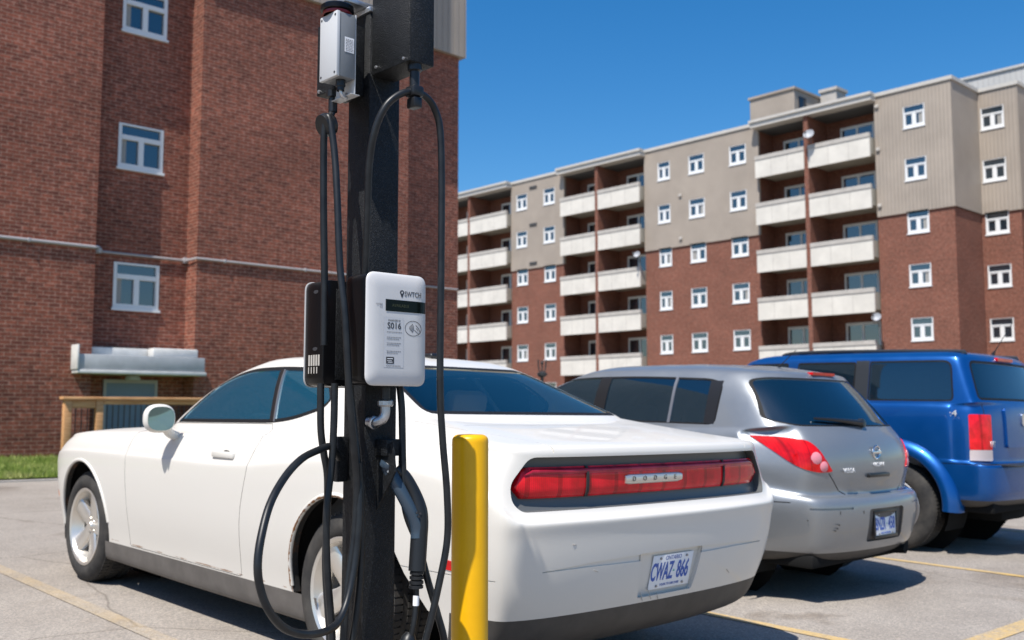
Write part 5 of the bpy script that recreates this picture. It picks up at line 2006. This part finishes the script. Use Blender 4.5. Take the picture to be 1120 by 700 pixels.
grain(principled('zinc', (0.52, 0.53, 0.55), 0.38, 0.85), (0.5, 0.51, 0.53), 0.2, 40, 0.3, 120)
m = principled('cable_rubber', (0.010, 0.012, 0.014), 0.40, spec=0.38)
L(m, ramp(m, noise(m, objco(m), 22, 5), [(0.3, (0.006, 0.007, 0.009)), (0.7, (0.016, 0.018, 0.020))]), bsdf(m).inputs['Base Color'])
principled('connector_black', (0.012, 0.013, 0.015), 0.38, spec=0.4)
principled('connector_blue', (0.035, 0.055, 0.08), 0.28)
principled('ink', (0.035, 0.035, 0.04), 0.5)
principled('ink_grey', (0.22, 0.22, 0.235), 0.5)
principled('sticker_pale', (0.53, 0.53, 0.54), 0.35)
principled('sticker_white', (0.80, 0.80, 0.81), 0.45)
principled('red_plastic', (0.16, 0.008, 0.010), 0.35)
principled('wire_orange', (0.50, 0.10, 0.03), 0.5)
m = principled('bollard_yellow', (0.80, 0.42, 0.002), 0.38, spec=0.35)
L(m, ramp(m, noise(m, objco(m), 5, 6, 0.65), [(0.3, (0.74, 0.375, 0.001)), (0.7, (0.84, 0.45, 0.003))]), bsdf(m).inputs['Base Color'])

PX0, PX1, PY0, PY1 = 1.896, 2.023, 2.743, 2.870
KS = 0.84                       # the station's drawing is 1/KS of its true size
zg = 1.19 + (gz(1.96 * KS, 2.8 * KS) - 1.19) / KS
CS = thing('charging_station', 'black post carrying two electric car chargers, hanging cables and a plug holster', 'car charger', (1.96, 2.806, zg))
b = MB()
b.box((PX0, PY0, zg + 0.012), (PX1, PY1, 2.545), 0.004)
post = b.build('post', 'powder_black', CS, world=True)
b = MB()
b.box((1.86, 2.706, zg), (2.06, 2.906, zg + 0.012), 0.003)
for dx in (-.08, .08):
    for dy in (-.08, .08):
        b.lathe([(0, .035), (.010, .033), (.012, .012), (.018, .012), (.018, .004)], 6, Matrix.Translation((1.96 + dx, 2.806 + dy, zg + .008)))
b.build('base_plate', 'zinc', CS, world=True)
b = MB()
b.box((PX0 - .006, PY0 - .006, 2.546), (PX1 + .006, PY1 + .006, 2.565), .004)
b.box((PX0 - .09, PY0 + .02, 2.566), (PX1 + .03, PY1 - .02, 2.584), .004)
b.build('top_bracket', 'zinc', CS, world=True)

# black cable boxes on two sides of the post
b = MB()
b.box((1.902, 2.528, 2.322), (2.004, PY0 - .001, 2.62), .004)
rb_ = b.build('cable_box', 'powder_black', CS, world=True)
b = MB()
for (y, z) in ((2.56, 2.335), (2.715, 2.60), (2.56, 2.60), (2.715, 2.345)):
    b.lathe([(0, .005), (.005, .004), (.006, 0)], 8, Matrix.Translation((1.902, y, z)) @ Matrix.Rotation(R(-90), 4, 'Y'))
b.build('screw', 'zinc', rb_, world=True)
b = MB()
b.lathe([(.024, 0), (.024, -.02), (.016, -.024), (.016, -.075), (.02, -.08), (.02, -.1)], 18, Matrix.Translation((1.945, 2.556, 2.322)))
b.build('cable_gland', 'connector_black', rb_, world=True)
b = MB()
b.box((1.922, 2.530, 2.212), (1.968, 2.582, 2.250), .010)
b.box((1.928, 2.534, 2.175), (1.962, 2.578, 2.211), .006)
b.build('cable_clamp', 'cast_grey' if False else 'connector_black', rb_, world=True)
b = MB()
b.box((1.776, 2.775, 2.255), (PX0 - .001, 2.885, 2.50), .004)
lb_ = b.build('cable_box', 'powder_black', CS, world=True)
b = MB()
b.lathe([(0, .005), (.006, .004), (.007, 0)], 8, Matrix.Translation((1.776, 2.868, 2.268)) @ Matrix.Rotation(R(-90), 4, 'Y'))
b.build('screw', 'zinc', lb_, world=True)
b = MB()
b.lathe([(.022, 0), (.022, -.02), (.015, -.024), (.015, -.07)], 18, Matrix.Translation((1.788, 2.80, 2.255)))
b.lathe([(0, -.022), (.036, -.020), (.040, 0), (.036, .020), (0, .022)], 24, Matrix.Translation((1.762, 2.795, 2.135)) @ Matrix.Rotation(R(70), 4, 'Y'))
b.tube([(1.788, 2.80, 2.19), (1.778, 2.798, 2.165), (1.766, 2.796, 2.14)], .011, 10)
b.build('cable_gland', 'connector_black', lb_, world=True)

# grey junction box with pale lid, beacon puck, mounting bracket
gx0, gx1, gy0, gy1, gz0, gz1 = 1.712, 1.785, 2.665, 2.765, 2.262, 2.478
b = MB()
b.box((gx0 + .014, gy0, gz0), (gx1, gy1, gz1), .004)
jb = b.build('junction_box', 'cast_grey', CS, world=True)
b = MB()
b.box((gx0, gy0 - .001, gz0 - .001), (gx0 + .0135, gy1 + .001, gz1 + .001), .003)
ld = b.build('lid', 'lid_white', jb, world=True)
b = MB()
for y in (gy0 + .01, gy1 - .01):
    for z in (gz0 + .012, gz1 - .012):
        b.lathe([(0, .0015), (.0042, .001), (.0045, -.002)], 8, Matrix.Translation((gx0, y, z)) @ Matrix.Rotation(R(-90), 4, 'Y'))
b.build('screw', 'ink', ld, world=True)
b = MB()
b.quad((gx0 + .030, gy0 - .0012, gz0 + .085), (gx0 + .066, gy0 - .0012, gz0 + .085), (gx0 + .066, gy0 - .0012, gz0 + .135), (gx0 + .030, gy0 - .0012, gz0 + .135))
st = b.build('rating_sticker', 'sticker_white', jb, smooth=0, world=True)
b = MB()
rq = random.Random(5)
for k in range(8):
    z = gz0 + .089 + k * .0052
    x = gx0 + .034
    while x < gx0 + .062:
        w_ = rq.uniform(.002, .006)
        b.quad((x, gy0 - .0018, z), (min(x + w_, gx0 + .063), gy0 - .0018, z), (min(x + w_, gx0 + .063), gy0 - .0018, z + .0028), (x, gy0 - .0018, z + .0028))
        x += w_ + .0018
b.build('small_print', 'ink_grey', st, smooth=0, world=True)
b = MB()
b.box((gx1 + .001, gy0 + .004, gz0 - .045), (gx1 + .005, gy1 + .02, gz1 + .004), .001)
b.box((gx0 + .060, gy0 + .004, gz0 - .048), (gx1 + .022, gy1 + .02, gz0 - .0455), .001)
b.box((gx1 + .0055, gy0 + .06, gz1 - .022), (gx1 + .03, gy0 + .065, gz1 + .004), .001)
b.build('mounting_bracket', 'lid_white', jb, world=True)
b = MB()
b.lathe([(.016, 0), (.016, -.022), (.013, -.024), (.013, -.036)], 18, Matrix.Translation((gx0 + .04, gy0 + .035, gz0)))
b.build('gland', 'connector_black', jb, world=True)
b = MB()
b.tube([(gx0 + .04, gy0 + .035, gz0 - .03), (gx0 + .046, gy0 + .035, gz0 - .05), (gx0 + .065, gy0 + .04, gz0 - .055), (gx0 + .075, gy0 + .05, gz0 - .035)], .006, 8)
b.build('flex_wire', 'zinc', jb, world=True)
b = MB()
bc = Matrix.Translation((1.745, 2.715, gz1 + .001))
b.lathe([(.045, 0), (.048, .003), (.048, .010), (.045, .012)], 32, bc)
pk = b.build('beacon', 'red_plastic', jb, world=True)
b = MB()
b.lathe([(.0, .0125), (.050, .0122), (.055, .015), (.055, .029), (.050, .034), (.0, .036)], 32, bc)
b.build('beacon_cap', 'gloss_black', pk, world=True)


# the two wall-box chargers
def charger(M, root, front):
    """M: local x right, y out of the wall, z up; 0.24 x 0.366 box"""
    w, h = 0.240, 0.366
    b = MB()
    b.prism(rpoly([(-w / 2 + .003, -h / 2 + .003), (w / 2 - .003, -h / 2 + .003), (w / 2 - .003, h / 2 - .003), (-w / 2 + .003, h / 2 - .003)], .030, 5), .004, .1205, lambda a, c, d: M @ Vector((a, d, c)), bev=.004)
    body = b.build('charger', 'gloss_black', root, world=True)
    # dished white front shell
    b = MB()
    rings = []
    prof = [(.004, .119), (.0, .1205), (.0, .122), (.003, .1252), (.010, .1285), (.021, .1318), (.032, .1337), (.045, .1345)]
    for ins_, y in prof:
        r = max(.010, .034 - ins_ * .45)
        p = rpoly([(-w / 2 + ins_, -h / 2 + ins_ * 1.15), (w / 2 - ins_, -h / 2 + ins_ * 1.15), (w / 2 - ins_, h / 2 - ins_), (-w / 2 + ins_, h / 2 - ins_)], r, 7)
        rings.append([b.bm.verts.new(M @ Vector((a, y, c))) for a, c in p])
    for p, q in zip(rings, rings[1:]):
        for k in range(len(p)):
            b.bm.faces.new((p[k], p[(k + 1) % len(p)], q[(k + 1) % len(p)], q[k]))
    b.bm.faces.new(rings[-1])
    b.bm.faces.new(rings[0][::-1])
    sh = b.build('front_shell', 'shell_white', body, smooth=50, world=True)
    return body, sh


def W_(root, o):
    """undo world placing for meshes already given in world coordinates"""
    o.location = -root.location
    return o


Mr = Matrix.Translation((1.928, PY0 - .0, 1.449)) @ Matrix.Diagonal((1, -1, 1, 1))
body, shell = charger(Mr, CS, True)
body['label'] = 'white fronted charger facing the camera'
YF = PY0 - .1345 - .0006


def flat(name, mat, poly, parent, y):
    b = MB()
    b._new([(1.928 + a, y, 1.449 + c) for a, c in poly], [tuple(range(len(poly)))])
    return b.build(name, mat, parent, smooth=0, world=True)


# wrap-round display window
b = MB()
scr = []
for a, d in ((-.052, .1350), (.070, .1350), (.080, .1345), (.0905, .1335), (.100, .1317), (.109, .1288), (.1165, .1252), (.1196, .1212)):
    scr.append([b.bm.verts.new((1.928 + a, PY0 - d - .0008, 1.449 + c)) for c in (.058, .096)])
for p, q in zip(scr, scr[1:]):
    b.bm.faces.new((p[0], q[0], q[1], p[1]))
sc_ = b.build('screen', 'screen_dark', body, smooth=50, world=True)
W_(CS, text('screen_text', 'AVAILABLE', 'screen_text', .014, sc_, (1.935, YF - .0012, 1.526), (1, 0, 0), (0, 0, 1), .0001))
W_(CS, text('brand_lettering', 'SWTCH', 'ink', .0235, body, (1.951, YF, 1.5665), (1, 0, 0), (0, 0, 1), .0003, align='LEFT', sx=.84))
# drop-shaped pin mark
pin = [(.012 + .0085 * math.sin(t), 0) for t in (0,)]
pts = []
for k in range(25):
    t = math.pi * 2 * k / 25
    x, z = .0085 * math.sin(t), .0085 * math.cos(t)
    if z < -.003:
        z = z * 1.9
        x *= .62
    pts.append((.013 + x, .121 + z))
flat('pin_mark', 'ink', pts, body, YF)
flat('pin_mark', 'shell_white', [(.013 + .0032 * math.cos(2 * math.pi * k / 14), .1215 + .0036 * math.sin(2 * math.pi * k / 14)) for k in range(14)], body, YF - .0004)
W_(CS, text('small_lettering', 'PAYEZ\nICI', 'ink_grey', .0085, body, (1.864, YF, 1.523), (1, 0, 0), (0, 0, 1), .0001, align='RIGHT'))
stk = flat('sticker', 'sticker_pale', [(-.058, -.124), (.021, -.124), (.021, .038), (-.058, .038)], body, YF)
YS = YF - .0006
W_(CS, text('sticker_text', 'CHARGER ID', 'ink', .0085, stk, (1.911, YS, 1.477), (1, 0, 0), (0, 0, 1), .0001))
W_(CS, text('sticker_text', 'S016', 'ink', .0285, stk, (1.911, YS, 1.459), (1, 0, 0), (0, 0, 1), .0001, bold=.0004))
for k, (z, n_) in enumerate(((1.438, 1), (1.421, 2), (1.402, 2), (1.376, 2))):
    b = MB()
    for j in range(n_):
        x = 1.882
        while x < 1.938 - .012 * j:
            w_ = rq.uniform(.003, .008)
            b.quad((x, YS, z - j * .006), (x + w_, YS, z - j * .006), (x + w_, YS, z - j * .006 + .0026), (x, YS, z - j * .006 + .0026))
            x += w_ + .0016
    b.build('sticker_print', 'ink_grey', stk, smooth=0, world=True)
b = MB()
b.quad((1.880, YS, 1.337), (1.911, YS, 1.337), (1.911, YS, 1.359), (1.880, YS, 1.359))
b.build('store_badge', 'ink', stk, smooth=0, world=True)
b = MB()
for (x0, z0, x1, z1) in ((1.884, 1.352, 1.906, 1.3545), (1.884, 1.346, 1.902, 1.3475), (1.886, 1.341, 1.905, 1.3430)):
    b.quad((x0, YS - .0004, z0), (x1, YS - .0004, z0), (x1, YS - .0004, z1), (x0, YS - .0004, z1))
b.build('store_print', 'sticker_white', stk, smooth=0, world=True)
b = MB()
x = 1.880
while x < 1.936:
    w_ = rq.uniform(.003, .007)
    b.quad((x, YS, 1.329), (x + w_, YS, 1.329), (x + w_, YS, 1.3315), (x, YS, 1.3315))
    x += w_ + .0014
b.build('sticker_print', 'ink_grey', stk, smooth=0, world=True)
# tap-to-pay sign: oval ring, waves, hand
b = MB()


def ringline(pts, w, closed=False):
    n = len(pts)
    P = [Vector(p) for p in pts]
    L_, R_ = [], []
    for i in range(n):
        a = P[(i - 1) % n] if closed else P[max(i - 1, 0)]
        c = P[(i + 1) % n] if closed else P[min(i + 1, n - 1)]
        d = (c - a).normalized()
        nn = Vector((-d.y, d.x)) * w / 2
        L_.append(b.bm.verts.new((1.928 + P[i].x + nn.x, YF, 1.449 + P[i].y + nn.y)))
        R_.append(b.bm.verts.new((1.928 + P[i].x - nn.x, YF, 1.449 + P[i].y - nn.y)))
    for i in range(n if closed else n - 1):
        j = (i + 1) % n
        b.bm.faces.new((L_[i], L_[j], R_[j], R_[i]))


cx, cz = .060, .006
ringline([(cx + .033 * math.cos(2 * math.pi * k / 40), cz + .0245 * math.sin(2 * math.pi * k / 40)) for k in range(40)], .0018, True)
for r in (.006, .011, .016, .021):
    ringline([(cx - .020 + r * math.cos(t), cz + .001 + r * math.sin(t)) for t in [(-.75 + 1.5 * k / 8) for k in range(9)]], .0022)
ringline([(cx + .010, cz + .012), (cx + .022, cz + .001), (cx + .030, cz - .012), (cx + .024, cz - .018), (cx + .012, cz - .010), (cx + .004, cz - .004)], .0018)
ringline([(cx + .012, cz + .002), (cx + .020, cz - .006)], .0016)
b.build('tap_sign', 'ink', body, smooth=0, world=True)

Ml = Matrix.Translation((1.930, PY1, 1.449)) @ Matrix.Diagonal((-1, 1, 1, 1))
body2, shell2 = charger(Ml, CS, False)
body2['label'] = 'second charger seen from its black side'
b = MB()
b.box((1.86, PY1 + .0005, 1.29), (2.0, PY1 + .0035, 1.60), .001)
b.build('mounting_plate', 'powder_black', body2, world=True)
xs_ = 1.930 - .117        # dark flank of the rear charger, towards -X
b = MB()
for z in (1.590, 1.395):
    b.lathe([(.0, .0008), (.014, .0007), (.015, -.001)], 14, Matrix.Translation((xs_, 2.925, z)) @ Matrix.Rotation(R(-90), 4, 'Y') @ Matrix.Scale(.45, 4, (1, 0, 0)))
b.build('side_port', 'ink', body2, world=True)
b = MB()
for k in range(5):
    y = 2.965 - k * .0150
    b.quad((xs_ - .0008, y, 1.338), (xs_ - .0008, y - .0105, 1.338), (xs_ - .0008, y - .0105, 1.375), (xs_ - .0008, y, 1.375))
for k in range(4):
    y = 2.965 - k * .017
    b.quad((xs_ - .0008, y, 1.312), (xs_ - .0008, y - .006, 1.312), (xs_ - .0008, y - .006, 1.334), (xs_ - .0008, y, 1.334))
b.build('side_label', 'concrete_band', body2, smooth=0, world=True)
# loose wiring peeping out of the post, screws
b = MB()
b.tube([(PX0 - .002, 2.80, 1.572), (PX0 - .02, 2.785, 1.578), (PX0 - .018, 2.765, 1.565), (PX0 - .002, 2.755, 1.56)], .005, 8)
b.tube([(PX0 - .002, 2.79, 1.58), (PX0 - .024, 2.775, 1.585), (PX0 - .002, 2.75, 1.577)], .004, 8)
b.build('wire', 'wire_orange', post, world=True)
b = MB()
b.box((PX0 - .012, 2.765, 1.545), (PX0 - .001, 2.785, 1.557), .002)
b.build('wire_nut', 'sticker_white', post, world=True)
b = MB()
for (z) in (1.352, 1.375, 1.325):
    b.lathe([(0, .006), (.006, .005), (.008, 0)], 6, Matrix.Translation((PX0 + .006, PY0, z)) @ Matrix.Rotation(R(90), 4, 'X'))
b.build('screw', 'zinc', post, world=True)

# galvanised elbow entering the post below the charger
b = MB()
b.lathe([(.022, 0), (.026, .005), (.026, .018), (.020, .022)], 10, Matrix.Translation((1.935, 2.685, 1.200)))
b.tube([(1.935, 2.685, 1.20), (1.934, 2.686, 1.175), (1.927, 2.694, 1.157), (1.916, 2.715, 1.150), (1.910, 2.744, 1.150)], .0165, 14)
b.lathe([(.019, 0), (.023, .004), (.023, .012), (.019, .015)], 10, Matrix.Translation((1.913, 2.722, 1.150)) @ Matrix.Rotation(R(105), 4, 'X'))
el_ = b.build('conduit_elbow', 'zinc', CS, world=True)
b = MB()
b.tube([(1.935, 2.685, 1.262), (1.935, 2.685, 1.222)], .015, 16, smooth=0)
b.build('conduit', 'connector_black', el_, world=True)

# plug holster: bent plate with a marked cheek and a socket hood
b = MB()
b.box((1.935, 2.676, 1.038), (2.012, PY0 - .001, 1.092), .003)
b.box((1.986, 2.672, .985), (2.008, 2.680, 1.037), .002)
hs = b.build('holster', 'powder_black', CS, world=True)
b = MB()
b.prism([(2.742, 1.06), (2.655, 1.085), (2.640, .99), (2.742, .86)], 1.944, 1.950, lambda a, c, d: (d, a, c))
b.build('cheek_plate', 'powder_black', hs, world=True)
b = MB()
for (dy, dz) in ((0, 0),):
    b.prism(rpoly([(2.676, 1.012), (2.690, 1.018), (2.690, .990), (2.676, .984)], .003), 1.9428, 1.9438, lambda a, c, d: (d, a, c))
mk = b.build('warning_mark', 'lid_white', hs, world=True)
b = MB()
b.prism([(2.680, 1.009), (2.686, 1.011), (2.686, 1.004), (2.680, 1.002)], 1.9420, 1.9427, lambda a, c, d: (d, a, c))
b.prism([(2.680, .999), (2.686, 1.001), (2.686, .994), (2.680, .992)], 1.9420, 1.9427, lambda a, c, d: (d, a, c))
b.build('mark_print', 'ink', mk, world=True)
b = MB()
b.box((1.852, 2.835, .95), (PX0 - .001, 2.868, 1.10), .006)
b.build('holster', 'powder_black', CS, world=True)

# plug in its holster
cn = [(1.958, 2.700, 1.004), (1.968, 2.688, .974), (1.986, 2.668, .926), (2.008, 2.652, .875), (2.028, 2.643, .828), (2.036, 2.640, .795), (2.036, 2.638, .770)]
b = MB()
b.tube(cn, .023, 16, rf=lambda t: 1.0 - .06 * math.sin(t * 3))
b.lathe([(.0, .01), (.030, .008), (.031, -.006), (.024, -.012)], 18, Matrix.Translation((1.958, 2.700, 1.006)) @ Matrix.Rotation(R(22), 4, 'Y') @ Matrix.Rotation(R(22), 4, 'X'))
pl_ = b.build('plug', 'connector_blue', CS, smooth=60, world=True)
b = MB()
hp = [(1.985, 2.690, .995), (2.010, 2.676, .968), (2.035, 2.662, .915), (2.048, 2.650, .865), (2.050, 2.644, .82), (2.044, 2.640, .77), (2.036, 2.636, .70), (2.032, 2.634, .665)]
b.tube(hp, .026, 16, rf=lambda t: .72 + .38 * min(1, t * 2.2))
b.box((1.992, 2.676, .972), (2.004, 2.690, 1.040), .004)
b.build('grip', 'connector_black', pl_, smooth=60, world=True)
b = MB()
for z, dx in ((.660, 0), (.645, -.001), (.630, -.002), (.616, -.003)):
    b.lathe([(.019, -.006), (.0235, -.005), (.0235, .004), (.019, .006)], 18, Matrix.Translation((2.031 + dx, 2.633, z)))
b.build('strain_relief', 'connector_black', pl_, smooth=40, world=True)
b = MB()
for (dx, dz) in ((0, 0), (.008, .008), (-.006, .012)):
    b.lathe([(0, .0012), (.004, .001), (.004, -.002)], 10, Matrix.Translation((2.026 + dx, 2.6195, .842 + dz)) @ Matrix.Rotation(R(90), 4, 'X'))
b.build('grip_hole', 'ink', pl_, world=True)

CR = .0118
cables = [
    ('loop hung from the right hand box', [(1.858, 2.700, 1.587), (1.853, 2.690, 1.661), (1.837, 2.660, 1.822), (1.821, 2.630, 1.980), (1.820, 2.600, 2.085), (1.843, 2.575, 2.165), (1.891, 2.560, 2.213), (1.943, 2.555, 2.230), (1.996, 2.555, 2.222), (2.037, 2.560, 2.186), (2.058, 2.560, 2.117), (2.065, 2.560, 1.946), (2.065, 2.560, 1.638), (2.064, 2.560, 1.274), (2.076, 2.560, 1.094), (2.096, 2.560, .915), (2.106, 2.570, .766), (2.080, 2.580, .621), (2.052, 2.600, .476), (2.02, 2.63, .33), (1.97, 2.67, .26), (1.90, 2.70, .28)], CR),
    (None, [(1.995, 2.690, 1.275), (1.999, 2.682, 1.200), (2.001, 2.680, 1.123), (1.999, 2.670, .974), (2.008, 2.665, .855), (2.047, 2.645, .741), (2.074, 2.630, .630), (2.106, 2.620, .524), (2.129, 2.610, .434), (2.150, 2.62, .324), (2.13, 2.66, .24), (2.05, 2.69, .22)], CR),
    (None, [(1.770, 2.800, 1.40), (1.767, 2.800, 1.619), (1.760, 2.800, 1.816), (1.756, 2.800, 2.000), (1.751, 2.792, 2.106), (1.753, 2.780, 2.155), (1.757, 2.765, 2.135), (1.763, 2.745, 2.023), (1.760, 2.720, 1.867), (1.757, 2.695, 1.654), (1.763, 2.670, 1.490), (1.778, 2.665, 1.272), (1.804, 2.675, 1.097), (1.833, 2.695, .965), (1.832, 2.70, .807), (1.810, 2.700, .652), (1.796, 2.700, .498), (1.80, 2.70, .34), (1.85, 2.68, .24)], CR),
    (None, [(1.760, 2.800, 1.275), (1.760, 2.800, 1.23), (1.763, 2.800, 1.125), (1.775, 2.800, 1.051), (1.790, 2.800, .977), (1.792, 2.800, .859), (1.789, 2.800, .685), (1.807, 2.800, .481), (1.815, 2.80, .33)], CR),
    (None, [(1.787, 2.760, 1.275), (1.787, 2.760, 1.23), (1.786, 2.760, 1.140), (1.781, 2.760, 1.023), (1.758, 2.750, .866), (1.763, 2.750, .695), (1.781, 2.745, .494), (1.79, 2.745, .33)], CR),
    ('wide slack loop on the car side', [(1.85, 2.82, 1.03), (1.789, 2.780, 1.070), (1.717, 2.740, 1.062), (1.621, 2.680, 1.040), (1.531, 2.620, .994), (1.450, 2.560, .926), (1.402, 2.520, .845), (1.381, 2.500, .774), (1.388, 2.500, .712), (1.412, 2.500, .650), (1.464, 2.520, .593), (1.523, 2.540, .559), (1.590, 2.560, .541), (1.668, 2.600, .533), (1.736, 2.640, .544), (1.790, 2.670, .605), (1.826, 2.685, .72), (1.842, 2.69, .87), (1.845, 2.71, 1.02), (1.84, 2.74, 1.2), (1.842, 2.76, 1.30)], CR),
    (None, [(2.028, 2.632, .625), (2.026, 2.630, .563), (2.016, 2.630, .492), (2.005, 2.640, .433), (1.985, 2.66, .35), (1.95, 2.69, .27)], .0095),
    (None, [(1.845, 2.700, 1.02), (1.855, 2.700, .90), (1.858, 2.700, .75), (1.85, 2.700, .60), (1.83, 2.700, .47), (1.80, 2.71, .36)], CR),
]
for lab, pts, r in cables:
    b = MB()
    b.tube(pts, r, 12, smooth=8)
    o_ = b.build('cable', 'cable_rubber', CS, smooth=60, world=True)
    if lab:
        o_['label'] = lab
b = MB()
b.tube([(2.0268, 2.630, .588), (2.0255, 2.630, .556)], .0104, 14, smooth=0)
b.build('cable_label', 'sticker_white', CS.children[-2], world=True)
b = MB()
b.lathe([(0.0, .034), (.014, .032), (.024, .018), (.028, 0), (.026, -.02), (.014, -.032), (0, -.034)], 16, Matrix.Translation((2.004, 2.644, .438)) @ Matrix.Rotation(R(20), 4, 'Y'))
b.build('cable_knot', 'cable_rubber', CS, world=True)

# bring the station from drawing size to its true size, its foot on the asphalt
o0 = Vector((CS.location.x * KS, CS.location.y * KS, 1.19 + (zg - 1.19) * KS))


def shrink(o):
    for ch in o.children:
        ch.location *= KS
        ch.data.transform(Matrix.Scale(KS, 4))
        shrink(ch)


shrink(CS)
CS.location = o0

# ------------------------------------------------------------------ bollard
bx, by = 2.004, 2.337
BO = thing('bollard', 'bright yellow steel bollard standing between the charger post and the white car', 'bollard', (bx, by, gz(bx, by)))
b = MB()
rB = .0560
b.lathe([(rB, -.05), (rB, 1.074), (rB - .001, 1.083), (rB - .004, 1.089), (rB - .010, 1.094), (rB - .018, 1.0965), (0, 1.098)], 48)
b.build('sleeve', 'bollard_yellow', BO, smooth=40)
b = MB()
b.lathe([(rB + .05, 0), (rB + .048, .006), (rB + .001, .010)], 32)
b.build('footing', 'kerb_concrete', BO)
